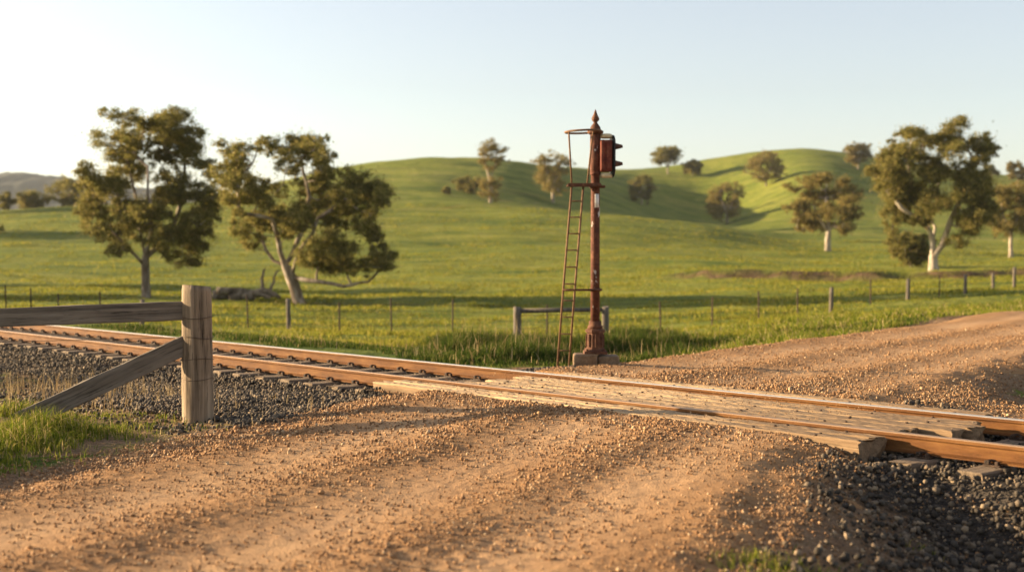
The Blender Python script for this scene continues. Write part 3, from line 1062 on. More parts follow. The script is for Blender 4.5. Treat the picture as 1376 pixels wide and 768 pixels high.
def board_between(name, a, b, w, th, mat, parent, seed=0, n=24):
    """a sawn board from a to b (local coords); w is its upright width, th its thickness"""
    a = Vector(a); b = Vector(b)
    d = b - a; L = d.length; d.normalize()
    side = d.cross(Vector((0, 0, 1))).normalized()
    up = side.cross(d)
    Mx = Matrix((( d.x, side.x, up.x, a.x), (d.y, side.y, up.y, a.y), (d.z, side.z, up.z, a.z), (0, 0, 0, 1)))
    prof = [(-0.5, -0.47), (-0.44, -0.5), (0.44, -0.5), (0.5, -0.47), (0.5, -0.15), (0.5, 0.15), (0.5, 0.47), (0.44, 0.5), (-0.44, 0.5), (-0.5, 0.47), (-0.5, 0.15), (-0.5, -0.15)]
    mb = MB(); P = len(prof)
    for i in range(n + 1):
        for k, (u, v) in enumerate(prof):
            q = 0.012 * float(perlin(np.array(i * 0.37 + seed), np.array(k * 1.3))) + 0.01 * float(perlin(np.array(i * 0.13 + seed * 3), np.array(v * 2)))
            e = 0.015 * math.sin(k * 2.1 + seed) if i in (0, n) else 0
            mb.v.append(Vector((L * i / n + e, u * th + q * 0.5, v * w + q)))
    for i in range(n):
        for k in range(P):
            k2 = (k + 1) % P
            mb.f.append([i * P + k, i * P + k2, (i + 1) * P + k2, (i + 1) * P + k][::-1]); mb.s.append(False)
    mb.f.append([k for k in range(P)]); mb.s.append(False)
    mb.f.append([n * P + k for k in reversed(range(P))]); mb.s.append(False)
    o = mb.build(name, mat, parent)
    o.matrix_local = Mx
    return o


def near_fence():
    X, Y = -3.49, 14.2
    z0 = gz(X, Y)
    r = empty('post_and_rail_fence', (X, Y, z0))
    tag(r, 'weathered grey post and rail fence end with a slanting brace beside the road', 'fence')
    top = 1.228 - z0
    weathered_post('post', top, 0.163, M['post'], r, 2.3, 40, 24, lean=(-0.006, 0))
    D = Vector((-0.97, -0.25)).normalized()

    def lp(dist, z, off=0.0):
        return (D.x * dist - D.y * off, D.y * dist + D.x * off, z - z0)
    # top rail: enters the post's left flank
    board_between('top_rail', lp(4.4, 0.83), lp(0.10, 0.958), 0.205, 0.085, M['board'], r, 1.0, 30)
    board_between('brace', lp(2.25, -0.40), lp(0.10, 0.590), 0.215, 0.10, M['board'], r, 4.0, 26)
    w = MB()
    for zz in (0.88, 0.66, 0.42, 0.20):
        pts = []
        for k in range(33):
            an = 2 * math.pi * k / 32
            pts.append((0.172 * math.cos(an), 0.172 * math.sin(an), zz - z0 + 0.012 * math.sin(an * 2 + zz * 9)))
        w.tube(pts, 0.0035, 5)
    w.build('wire_wrap', M['wire'], r)
    for zz in (0.66, 0.38):
        w = MB()
        w.tube([lp(0.16, zz), lp(2.1, zz - 0.02), lp(4.3, zz)], 0.003, 5)
        w.build('wire', M['wire'], r)


near_fence()


# ------------------------------------------------------------------ signal mast
def signal():
    X, Y = 1.30, 20.0
    z0 = gz(X, Y)
    u = 20.0 / F                      # metres per photo pixel at the mast

    def H(py):
        return CAMH - (py - HY) * u - z0

    def XX(px):
        return (px - 800.5) * u
    r = empty('railway_signal', (X, Y, z0))
    tag(r, 'rusty red signal mast with ladder and red lamp housing beside the crossing', 'signal')
    c = MB()
    c.box((-0.16, -0.05, 0.02), (0.36, 0.44, 0.42), bev=0.03, seg=2)
    c.box((0.20, 0.03, 0.0), (0.335, 0.44, 0.40), bev=0.03, seg=2)
    c.build('concrete_footing', M['concrete'], r)
    b = MB()
    b.box((0, 0, H(473)), (0.36, 0.36, 0.05), bev=0.008)
    rot = math.pi / 8
    b.lathe([(0.175, H(471.5)), (0.175, H(470)), (0.14, H(467)), (0.135, H(447)), (0.16, H(446)), (0.16, H(443)), (0.12, H(441))], 8, smooth=False, rot=rot)
    b.lathe([(0.118, H(441)), (0.118, H(438)), (0.098, H(436.5)), (0.098, H(431))], 20)
    for k in range(4):
        an = math.pi / 4 + k * math.pi / 2
        b.lathe([(0.022, H(471)), (0.022, H(468))], 6, (0.19 * math.cos(an), 0.19 * math.sin(an), 0), smooth=False)
    for k in range(8):
        an = k * math.pi / 4
        b.box((0.137 * math.cos(an), 0.137 * math.sin(an), H(457)), (0.02, 0.02, 0.2), bev=0.004)
    b.build('base_casting', M['rustdark'], r)
    p = MB()
    p.lathe([(0.073, H(436)), (0.071, H(330)), (0.069, H(252)), (0.069, H(236)), (0.083, H(235)), (0.083, H(181))], 26)
    for py in (389, 250, 233.5):
        p.lathe([(0.084, H(py + 2)), (0.084, H(py - 2))], 26)
    p.build('pole', M['rust'], r)
    f = MB()
    f.lathe([(0.10, H(181)), (0.125, H(179)), (0.125, H(176.5)), (0.085, H(175.5)), (0.080, H(172)), (0.055, H(168.5)), (0.032, H(166)), (0.030, H(164.6)), (0.045, H(163.6)),
             (0.062, H(161)), (0.058, H(159)), (0.034, H(155)), (0.018, H(151)), (0.004, H(147.5))], 22)
    f.build('finial', M['rustdark'], r)
    # safety hoop and its uprights
    h = MB()
    cxh, rh = XX(784), 24 * u
    pts = []
    for k in range(41):
        an = 2 * math.pi * k / 40
        pts.append((cxh + rh * math.cos(an), -0.02 + rh * 0.95 * math.sin(an), H(177.5) + 0.012 * math.cos(an)))
    h.tube(pts, 0.0165, 8)
    for px0, px1, yy in ((764, 768.5, -0.10), (796.5, 789, -0.10)):
        h.tube([(XX(px0), yy - 0.08, H(178)), (XX(px0) * 0.6 + XX(px1) * 0.4, yy - 0.04, H(205)), (XX(px1), yy, H(249))], 0.0135, 8)
    h.build('safety_hoop', M['ladder'], r)
    s = MB()
    s.box((XX(785), -0.09, H(250)), (46 * u, 0.22, 0.028), bev=0.005)
    s.box((XX(785), -0.195, H(249.5)), (44 * u, 0.022, 0.055), bev=0.004)
    s.box((XX(803), 0, H(251)), (0.24, 0.20, 0.035), bev=0.005)
    s.build('platform_bracket', M['rustdark'], r)
    ld = MB()

    def st(side, py):
        f_ = (py - 250) / 240.0
        return XX((768.5 if side < 0 else 784.0) - 20.0 * f_)
    yl = -0.10
    for sd in (-1, 1):
        zb = gz(X + st(sd, 490), Y + yl - 0.10) - z0 - 0.05
        ld.tube([(st(sd, 250), yl, H(250)), (st(sd, 370), yl - 0.05, H(370)), (st(sd, 490), yl - 0.1, min(H(490), zb))], 0.0165, 8)
    for py in (270.5, 292, 314, 336, 358.5, 381, 403, 425, 447.5, 469.5):
        yy = yl - 0.10 * (py - 250) / 240.0
        ld.tube([(st(-1, py), yy, H(py)), (st(1, py), yy, H(py))], 0.011, 7)
    ld.build('ladder', M['ladder'], r)
    q = MB()
    q.tube([(st(-1, 389) - 0.01, yl - 0.06, H(389)), (st(1, 389), yl - 0.06, H(389)), (0.10, -0.085, H(389))], 0.017, 8)
    q.tube([(st(1, 389), yl - 0.06, H(389)), (-0.07, 0.04, H(389))], 0.012, 8)
    q.build('stay_bracket', M['rustdark'], r)
    # lamp housing, facing right and a little away
    hd = empty('lamp_head', (XX(803.5), 0.0, H(210)))
    hd.parent = r
    hd.rotation_euler = (0, 0, math.radians(8))
    hb = MB()
    hw, hh = 0.19, 0.49
    hb.box((0.115, 0, 0), (hw, 0.26, hh), bev=0.02, seg=2)
    hb.box((0.05, -0.138, 0.0), (0.055, 0.03, hh * 0.92), bev=0.01)
    hb.box((0.155, -0.137, 0.0), (0.09, 0.02, hh * 0.88), bev=0.006)
    hb.box((-0.01, 0, 0.17), (0.12, 0.10, 0.05), bev=0.006)
    hb.box((-0.01, 0, -0.17), (0.12, 0.10, 0.05), bev=0.006)
    hb.build('housing', M['redbox'], hd)
    bp = MB()
    n = 28
    ring = []
    for xx in (0.225, 0.245):
        for k in range(n):
            an = 2 * math.pi * k / n
            cz = 0.19 if math.sin(an) >= 0 else -0.19
            bp.v.append(Vector((xx, 0.19 * math.cos(an), cz + 0.14 * math.sin(an))))
    for k in range(n):
        bp.f.append([k, (k + 1) % n, n + (k + 1) % n, n + k]); bp.s.append(False)
    bp.f.append([k for k in reversed(range(n))]); bp.s.append(False)
    bp.f.append([n + k for k in range(n)]); bp.s.append(False)
    bp.build('backing_board', M['black'], hd)
    cr = MB()
    for sg in (-1, 1):
        cr.lathe([(0.095, 0.0), (0.10, 0.035), (0.085, 0.065), (0.03, 0.072)], 18, (0.13, -0.03, sg * 0.285 + (-0.05 if sg < 0 else -0.01)))
    cr.build('end_cap', M['cream'], hd)
    for sg in (-1, 1):
        v = MB()
        zc = sg * 0.135
        m = 15
        R0_, R1_ = 0.125, 0.075
        for (xx, rr) in ((0.245, R0_), (0.385, R1_), (0.385, R1_ - 0.008), (0.245, R0_ - 0.008)):
            for k in range(m):
                an = math.radians(-25 + 230 * k / (m - 1))
                v.v.append(Vector((xx if k not in (0, m - 1) else xx - (0.06 if xx > 0.3 else 0), rr * math.cos(an), zc + rr * math.sin(an) * 0.62)))
        for i in range(4):
            j = (i + 1) % 4
            for k in range(m - 1):
                v.f.append([i * m + k, i * m + k + 1, j * m + k + 1, j * m + k]); v.s.append(False)
        v.f.append([0, m, 2 * m, 3 * m]); v.s.append(False)
        v.f.append([m - 1, 4 * m - 1, 3 * m - 1, 2 * m - 1]); v.s.append(False)
        v.build('hood', M['rustdark'], hd)
        ln = MB()
        ln.lathe([(0.075, 0.246), (0.07, 0.256), (0.04, 0.264), (0.005, 0.267)], 18, (0, 0, zc), axis='x')
        ln.build('lens', M['lens'], hd)
    pl = MB()
    for i in range(2):
        pass
    # enamel plate bent round the pole
    m = 9
    for rr in (0.072, 0.077):
        for zz in (H(279), H(261)):
            for k in range(m):
                an = math.radians(-98 + 52 * k / (m - 1))
                pl.v.append(Vector((rr * math.cos(an), rr * math.sin(an), zz)))
    for k in range(m - 1):
        pl.f.append([2 * m + k, 2 * m + k + 1, 3 * m + k + 1, 3 * m + k]); pl.s.append(True)
        pl.f.append([m + k, m + k + 1, k + 1, k]); pl.s.append(True)
        pl.f.append([k, k + 1, 2 * m + k + 1, 2 * m + k]); pl.s.append(False)
        pl.f.append([m + k + 1, m + k, 3 * m + k, 3 * m + k + 1]); pl.s.append(False)
    pl.f.append([0, 2 * m, 3 * m, m]); pl.s.append(False)
    pl.f.append([m - 1, 2 * m - 1, 4 * m - 1, 3 * m - 1]); pl.s.append(False)
    pl.build('enamel_plate', M['white'], r)


signal()


# ------------------------------------------------------------------ paddock fence
def paddock_fence():
    line = [(-260, 46), (0, 45), (388, 45), (695, 42), (900, 44), (955, 45), (1117, 52), (1220, 57), (1297, 62), (1335, 67), (1500, 78), (1800, 95)]
    root = empty('wire_fence', (0, 45, gz(0, 45)))
    tag(root, 'long low wire fence on thin dark pickets and grey posts across the paddock', 'fence')
    o0 = Vector(root.location)
    pk = [(-190, 'p'), (-120, 'p'), (-55, 'w'), (8, 'p'), (42, 'p'), (78, 'p'), (135, 'p'), (190, 'w'), (250, 'p'), (333, 'p'), (388, 'w'), (456, 'p'), (526, 'p'), (608, 'p'), (735, 'p'), (888, 'p'), (957, 'p'), (1020, 'p'), (1072, 'p'),
          (1117, 'w'), (1170, 'p'), (1220, 'w'), (1262, 'p'), (1297, 'w'), (1335, 'w'), (1363, 'w'), (1410, 'w'), (1470, 'w'), (1560, 'w')]
    lx = [a for a, b in line]; lz = [b for a, b in line]
    tops = []
    for i, (px, kd) in enumerate(pk):
        Z = float(np.interp(px, lx, lz)); X = (px - CX) / F * Z
        g = gz(X, Z)
        tops.append(Vector((X, Z, g)))
        if kd == 'w':
            weathered_post('fence_post', 1.18 + 0.2 * random.random(), 0.072 + 0.02 * random.random(), M['farpost'], root, i * 1.7, 10, 4, (random.uniform(-.03, .03), 0)).location = Vector((X, Z, g - 0.25)) - o0
        else:
            mb = MB()
            h = 1.12 + random.uniform(-.1, .12)
            lean = random.uniform(-.04, .04)
            for an in (0, 120, 240):
                a = math.radians(an + 20)
                Mx = Matrix.Rotation(a, 4, 'Z')
                mb.box((0.014, 0, h / 2 - 0.15), (0.030, 0.008, h + 0.3), Mx)
            ob = mb.build('picket', M['picket'], root)
            ob.location = Vector((X, Z, g)) - o0
            ob.rotation_euler = (0, lean, 0)
    for hh in (0.25, 0.5, 0.75, 0.98):
        w = MB()
        w.tube([p - o0 + Vector((0, -0.05, hh + random.uniform(-.02, .02))) for p in tops], 0.0045, 4)
        w.build('wire', M['wire'], root)
    # the strainer panel
    Z = 33.0
    xa = (695 - CX) / F * Z; xb = (814 - CX) / F * Z
    ga = gz(xa, Z); gb = gz(xb, Z)
    ra = empty('fence_strainer', ((xa + xb) / 2, Z, min(ga, gb)))
    tag(ra, 'grey strainer frame of two stout posts and a crossbar behind the signal mast', 'fence')
    base = Vector(ra.location)
    zt = CAMH - (412 - HY) * Z / F
    weathered_post('strainer_post', zt - ga + 0.1, 0.108, M['farpost'], ra, 3.1, 14, 6).location = Vector((xa, Z, ga - 0.1)) - base
    weathered_post('strainer_post', zt - gb + 0.1, 0.092, M['farpost'], ra, 5.1, 14, 6, (0.01, 0)).location = Vector((xb, Z + 0.2, gb - 0.1)) - base
    zr = CAMH - (417.5 - HY) * Z / F
    mb = MB()
    mb.tube([(xa - base.x + 0.05, 0, zr - base.z), ((xa + xb) / 2 - base.x, 0.1, zr - base.z + 0.015), (xb - base.x - 0.05, 0.2, zr - base.z + 0.02)], [0.066, 0.06, 0.055], 10)
    mb.build('crossbar', M['farpost'], ra)
    for hh in (0.78, 0.45):
        mb = MB()
        mb.tube([(xa - base.x, -0.1, ga - base.z + hh), (xb - base.x, 0.1, gb - base.z + hh)], 0.0045, 4)
        mb.build('wire', M['wire'], ra)


paddock_fence()


# ------------------------------------------------------------------ trees
def leaves_mesh(centers, radii, n_per, size, rng, droop=0.5):
    """leaf-sized faces spread in uneven clumps"""
    C, Rr = np.asarray(centers), np.asarray(radii)
    vol = (Rr[:, 0] * Rr[:, 1] * Rr[:, 2]) ** (2 / 3)
    cnt = np.maximum(10, (n_per * vol / vol.sum() * 1.0)).astype(int)
    ci = np.repeat(np.arange(len(C)), cnt)
    n = len(ci)
    # several sprays in each clump
    sub = 12
    SD = rng.normal(size=(len(C), sub, 3)); SD /= np.linalg.norm(SD, axis=2)[:, :, None]
    SD *= (rng.uniform(0.35, 1.0, (len(C), sub, 1)) ** 0.6)
    SD[:, :, 2] = SD[:, :, 2] * 0.85 + 0.1
    si = rng.integers(0, sub, n)
    P = SD[ci, si] * 0.95 + rng.normal(size=(n, 3)) * rng.choice([0.12, 0.2, 0.32, 0.42], n, p=[0.38, 0.32, 0.22, 0.08])[:, None]
    P = C[ci] + P * Rr[ci]
    d = rng.normal(size=(n, 3)); d[:, 2] -= droop * 1.6
    d /= np.linalg.norm(d, axis=1)[:, None]
    a = rng.normal(size=(n, 3)); b = np.cross(d, a); b /= (np.linalg.norm(b, axis=1)[:, None] + 1e-9)
    L = size * rng.uniform(0.6, 1.5, n); Wd = L * rng.uniform(0.24, 0.40, n)
    V = np.empty((n, 4, 3))
    V[:, 0] = P - d * (L * 0.5)[:, None]
    V[:, 1] = P + b * (Wd * 0.5)[:, None]
    V[:, 2] = P + d * (L * 0.5)[:, None]
    V[:, 3] = P - b * (Wd * 0.5)[:, None]
    return V.reshape(-1, 3), np.arange(n * 4).reshape(n, 4)


def skeleton(seed_lines, tips, rng, wiggle=0.10, up=0.25, step=0.5):
    """joins every clump to the limb nearest to it; nodes: pos, parent"""
    pos = []; par = []
    for ln in seed_lines:
        start = ln[0]
        pts = [Vector(p) for p in ln]
        if isinstance(pts[0], Vector) and pos:
            j = min(range(len(pos)), key=lambda i: (pos[i] - pts[0]).length)
            prev = j
        else:
            pos.append(pts[0]); par.append(-1); prev = 0
        for p in pts[1:]:
            a = pos[prev]; k = max(1, int((p - a).length / step))
            for q in range(1, k + 1):
                pos.append(a.lerp(p, q / k) + (Vector(rng.normal(size=3)) * wiggle * 0.25 * step if q < k else Vector())); par.append(prev); prev = len(pos) - 1
    root_h = pos[0].z
    nseed = len(pos)
    hub = pos[min(len(seed_lines[0]) and nseed - 1, nseed - 1)]
    order = sorted(range(len(tips)), key=lambda i: min((Vector(tips[i]) - p).length for p in pos))
    tipnode = []
    first_free = max(1, int(nseed * 0.15))
    minz = pos[0].z + 0.0
    zs = [Vector(p).z for ln in seed_lines[:1] for p in ln]
    ztop = max(zs)
    for i in order:
        tpt = Vector(tips[i])
        best, bj = 1e9, 0
        for j in range(len(pos)):
            if j < nseed and pos[j].z < minz + 0.55 * (ztop - minz):
                continue
            d = (pos[j] - tpt)
            c = d.length + 0.7 * max(0.0, pos[j].z - tpt.z + 0.1)
            if c < best:
                best, bj = c, j
        a = pos[bj]
        L = (tpt - a).length
        k = max(2, int(L / step))
        mid = a.lerp(tpt, 0.5) + Vector((0, 0, -up * 0.25 * L)) + Vector(rng.normal(size=3)) * wiggle * L
        prev = bj
        for q in range(1, k + 1):
            t = q / k
            p = a * (1 - t) ** 2 + mid * 2 * t * (1 - t) + tpt * t * t
            pos.append(p); par.append(prev); prev = len(pos) - 1
        tipnode.append(prev)
    return pos, par


def limb_mesh(pos, par, r_tip, r_base, sides=7):
    n = len(pos)
    kids = [[] for _ in range(n)]
    for i, p in enumerate(par):
        if p >= 0:
            kids[p].append(i)
    w = [0.0] * n
    for i in range(n - 1, -1, -1):
        if not kids[i]:
            w[i] = 1.0
        else:
            w[i] = sum(w[c] for c in kids[i])
    ex = math.log(r_base / r_tip) / math.log(max(w[0], 2))
    rad = [r_tip * w[i] ** ex for i in range(n)]
    mb = MB()
    # chains: follow the thickest child
    stack = [0]
    done = set()
    while stack:
        s = stack.pop()
        chain = [s] if par[s] < 0 else [par[s], s]
        cur = s
        while kids[cur]:
            big = max(kids[cur], key=lambda c: w[c])
            for c in kids[cur]:
                if c != big:
                    stack.append(c)
            chain.append(big); cur = big
        rr = [rad[c] for c in chain]
        if par[s] >= 0:
            rr[0] = min(rad[chain[0]], rad[s] * 1.25)
        if par[s] < 0:
            pts = [pos[c] for c in chain]
            rr[0] *= 1.35
            if len(rr) > 1:
                rr[1] *= 1.12
        if len(chain) > 1:
            mb.tube([pos[c] for c in chain], rr, sides)
    return mb


def make_tree(name, label, px, py, Z, clumps, lines, rb, leaf_n, leaf_size, leafmat, barkmat, cat='tree', group=None, seed=1, depth=0.8, rt=0.022, snap=True, droop=0.5, thick=1.30, extra_depth=None):
    """clumps and limbs are listed as they stand against the photo; each gets its own depth within the crown"""
    rng = np.random.default_rng(seed)
    if snap:
        X, Y, G = place(px, py, Z, 0.92, 1.08)
    else:
        X, Y = (px - CX) / F * Z, Z
        G = gz(X, Y)
    k = Y / F
    cx = np.mean([c[0] for c in clumps]); hw = max(abs(c[0] - px) for c in clumps) * k
    ys = [c[1] for c in clumps]
    r = empty(name, (X, Y, G))
    tag(r, label, cat, group)
    C, R = [], []
    zmid = (py - 0.5 * (min(ys) + max(ys))) * k
    for c in clumps:
        x = (c[0] - px) * k; z = (py - c[1]) * k
        rx = c[2] * k; rz = c[3] * k
        lim = math.sqrt(max(0.04, 1 - min(1, (abs(c[0] - cx) * k / (hw + 0.01)) ** 2)))
        y = (c[4] * k) if len(c) > 4 else float(rng.uniform(-1, 1)) * lim * hw * depth
        C.append((x, y, z)); R.append((rx, 0.5 * (rx + rz) * 1.1, rz))
    C = np.array(C); R = np.array(R)
    if len(C) > 30:
        # close the larger gaps between neighbouring clumps
        D2 = np.linalg.norm((C[:, None] - C[None])[:, :, [0, 2]], axis=2) + np.eye(len(C)) * 1e9
        nb = np.argsort(D2, axis=1)
        ex = []
        for i in range(len(C)):
            for q in (1, 3):
                if rng.random() < 0.62:
                    j = nb[i, q]
                    ex.append((i, j))
        ex = np.array(ex)
        C = np.concatenate([C, 0.5 * (C[ex[:, 0]] + C[ex[:, 1]]) + rng.normal(size=(len(ex), 3)) * 0.15 * R[ex[:, 0]]])
        R = np.concatenate([R, 0.42 * (R[ex[:, 0]] + R[ex[:, 1]])])
    m = len(C)
    pick = rng.integers(0, m, int(m * (3.6 if m < 30 else 1.8)))
    dd = rng.normal(size=(len(pick), 3)); dd /= np.linalg.norm(dd, axis=1)[:, None]
    C2 = C[pick] + dd * R[pick] * rng.uniform(0.7, 1.8, (len(pick), 1))
    R2 = R[pick] * rng.uniform(0.24, 0.55, (len(pick), 1))
    LC, LR = np.concatenate([C, C2]), np.concatenate([R * rng.uniform(0.75, 1.1, (m, 1)), R2])
    V, Fc = leaves_mesh(LC, LR * thick, leaf_n, leaf_size, rng, droop)
    C = [tuple(q) for q in C] + [tuple(q) for q in C2[::3]]
    seedl = []
    for ln in lines:
        seedl.append([((p[0] - px) * k, (p[2] * k if len(p) > 2 else 0.0), (py - p[1]) * k) for p in ln])
    seedl[0][0] = (seedl[0][0][0], 0, -0.25)
    pos, par = skeleton(seedl, C, rng, 0.12, 0.25, max(0.3, 9 * k))
    mb = limb_mesh(pos, par, rt * max(1.0, Y / 90.0), rb)
    mb.build('trunk', barkmat, r)
    link('crown', mesh_faces('crown', V, Fc), leafmat, r)
    return r


def C_(lst, rx=17, ry=12):
    return [(c[0], c[1], c[2] if len(c) > 2 else rx, c[3] if len(c) > 3 else ry) + tuple(c[4:]) for c in lst]


tA = C_([(167, 161, 15, 9), (187, 163, 14, 9), (205, 160, 12, 8), (221, 161, 15, 9), (246, 165, 17, 10), (264, 182, 14, 12), (142, 190, 17, 11), (129, 234, 13, 10), (172, 181, 14, 12), (190, 183, 12, 9), (233, 180, 17, 10),
         (258, 215), (283, 232, 14, 12), (233, 236, 18, 13), (203, 213, 12, 9), (162, 230, 18, 12), (146, 252, 20, 14), (121, 264, 13, 12), (112, 284, 10, 11), (135, 286), (146, 309), (140, 328, 12, 10), (167, 263, 20, 14), (187, 294, 16, 14), (166, 312),
         (217, 265, 18, 15), (250, 262, 20, 15), (271, 285, 18, 14), (285, 297, 11, 12), (266, 315, 17, 11), (244, 303, 18, 14), (233, 328, 14, 10), (250, 346, 18, 8), (232, 356, 14, 7), (176, 336, 12, 8), (272, 254), (290, 266, 10, 12), (208, 310, 14, 11), (158, 283), (205, 285), (203, 176, 15, 10), (216, 193, 14, 9), (248, 200, 16, 11), (150, 207, 13, 9), (184, 206, 13, 9), (228, 212, 13, 9)])
make_tree('gum_tree', 'tall upright gum tree with pale forked trunk, leftmost big tree in the paddock', 197, 400, 70, tA,
          [[(197, 402), (196, 370), (196, 345)], [(196, 345), (190, 325, 5), (183, 300, 15), (176, 262, 25), (166, 215, 20)], [(196, 345), (204, 318, -8), (213, 285, -22), (206, 262, -25), (204, 225, -15)],
           [(196, 350), (212, 330, 10), (228, 305, 20), (240, 265, 25), (247, 215, 10)], [(196, 358), (178, 335, -15), (160, 312, -25)]], 0.25, 150000, 0.135, M['leaf'], M['bark2'], seed=3)

tB = C_([(374, 192, 15, 11), (402, 188, 17, 12), (423, 202, 15, 11), (441, 216, 9, 8), (342, 206, 14, 9), (312, 208, 13, 11), (322, 222, 12, 8), (311, 236, 15, 11), (332, 250, 18, 13), (360, 252, 17, 13), (309, 264, 14, 14), (328, 273, 17, 12), (388, 225, 18, 12), (416, 232, 17, 11),
         (405, 262, 20, 15), (434, 258, 20, 14), (465, 241, 17, 13), (488, 247, 18, 12), (507, 258, 14, 12), (518, 272, 7, 13), (497, 266, 14, 10), (469, 268, 18, 13), (353, 288, 17, 13), (337, 307, 15, 13), (331, 324, 13, 9), (391, 290, 18, 14), (412, 298, 17, 14), (447, 292, 18, 15), (483, 298, 13, 12),
         (497, 306, 11, 9), (501, 321, 11, 5), (451, 324, 17, 13), (463, 340, 15, 13), (455, 357, 14, 11), (480, 358, 10, 10), (420, 347, 15, 12), (432, 361, 14, 11), (509, 351, 12, 10), (521, 358, 11, 7), (524, 343, 9, 8), (380, 312, 13, 10), (440, 340, 14, 12), (365, 272, 14, 10)])
make_tree('gum_tree', 'broad spreading gum tree with dark leaning trunk and twisted pale limbs', 404, 408, 66, tB,
          [[(404, 410), (397, 388), (391, 372), (384, 357)], [(384, 357), (378, 338, -8), (376, 318, -16), (371, 295, -25), (365, 280, -28), (370, 268, -28), (384, 250, -22), (388, 225, -10)],
           [(391, 366), (400, 350, -15), (409, 333, -24), (426, 312, -30), (432, 294, -28), (451, 281, -20), (470, 262, -8)], [(384, 360), (366, 350, 8), (355, 336, 12), (346, 312, 15), (335, 290, 12)],
           [(393, 374), (416, 376, -18), (441, 379, -26), (465, 384, -28), (497, 378, -20), (512, 362, -12)], [(384, 357), (392, 335, 20), (405, 300, 30), (412, 262, 25), (405, 225, 12)]],
          0.31, 155000, 0.13, M['leaf'], M['bark2'], seed=5, thick=1.32)

tC = C_([(1219, 190, 14, 9), (1241, 179, 15, 8), (1274, 178, 16, 9), (1285, 194, 14, 10), (1230, 202, 14, 9), (1257, 196, 14, 8), (1314, 199, 14, 10), (1328, 207, 9, 8), (1309, 218, 9, 7), (1194, 207, 11, 8), (1207, 226, 15, 11), (1186, 229, 14, 10), (1172, 244, 12, 10), (1190, 251, 17, 12), (1216, 248, 17, 12),
         (1245, 222, 16, 11), (1237, 248, 17, 13), (1263, 238, 15, 12), (1288, 233, 17, 12), (1314, 236, 14, 11), (1318, 257, 15, 13), (1296, 260, 17, 13), (1321, 287, 10, 12), (1309, 283, 14, 13), (1299, 299, 14, 13), (1288, 314, 13, 11), (1281, 331, 11, 9), (1201, 269, 18, 12), (1219, 273, 18, 13), (1208, 297, 14, 12), (1201, 317, 10, 11),
         (1241, 281, 16, 12), (1270, 280, 15, 12), (1228, 300, 12, 10), (1262, 215, 13, 10)])
make_tree('gum_tree', 'big rounded gum tree with bright cream forked trunk on the right', 1255, 371, 112, tC,
          [[(1255, 373), (1254, 350), (1253, 330)], [(1253, 330), (1247, 315, -5), (1230, 302, -15), (1205, 286, -20), (1186, 262, -15)], [(1255, 345), (1264, 335, -5), (1270, 306, -15), (1281, 280, -18), (1292, 247, -10), (1308, 220)],
           [(1253, 330), (1249, 300, 5), (1263, 269, 10), (1262, 226, 8)], [(1253, 330), (1262, 310, 18), (1240, 270, 28), (1225, 225, 20)]], 0.38, 150000, 0.19, M['leaf'], M['bark'], seed=8, rt=0.026)

tD = C_([(1113, 238, 14, 8), (1095, 243, 13, 8), (1133, 248, 10, 8), (1143, 266, 12, 10), (1152, 263, 6, 7), (1083, 249, 12, 8), (1099, 264, 15, 10), (1119, 262, 15, 10), (1135, 275, 12, 10), (1076, 280, 11, 10), (1095, 284, 15, 11), (1117, 287, 15, 11), (1132, 290, 11, 10), (1073, 296, 8, 7), (1088, 303, 12, 8), (1106, 303, 12, 8), (1134, 307, 9, 7)])
make_tree('gum_tree', 'middle sized gum tree with short pale trunk standing on the lower slope', 1112, 337, 186, tD,
          [[(1112, 339), (1112, 322), (1113, 312)], [(1113, 312), (1103, 298), (1092, 275)], [(1113, 312), (1122, 295, -6), (1132, 272, -8)], [(1112, 314), (1113, 285, 8), (1110, 255, 8)]], 0.38, 34000, 0.32, M['leaf2'], M['bark'], seed=9, rt=0.035)


def auto_clumps(px, top, base, w, rng, n, low=0.35, rscale=1.0):
    """clumps scattered in an uneven dome"""
    out = [(px + rng.uniform(-0.08, 0.08) * w, top + 0.10 * w, 0.17 * w, 0.12 * w)]
    h = base - top
    bot = base - low * h
    n = int(n * 1.5)
    for i in range(n):
        f = (i + rng.uniform(0.1, 0.9)) / n
        y = top + 0.12 * w + (bot - top - 0.2 * w) * f
        half = w / 2 * (0.42 + 0.5 * math.sin(math.pi * (0.14 + 0.76 * f)))
        x = px + (rng.uniform(0.15, 1.0) * (1 if i % 2 else -1)) * half
        rr = w * rng.uniform(0.13, 0.21) * rscale
        out.append((x, y, rr, rr * rng.uniform(0.6, 0.85)))
    return out


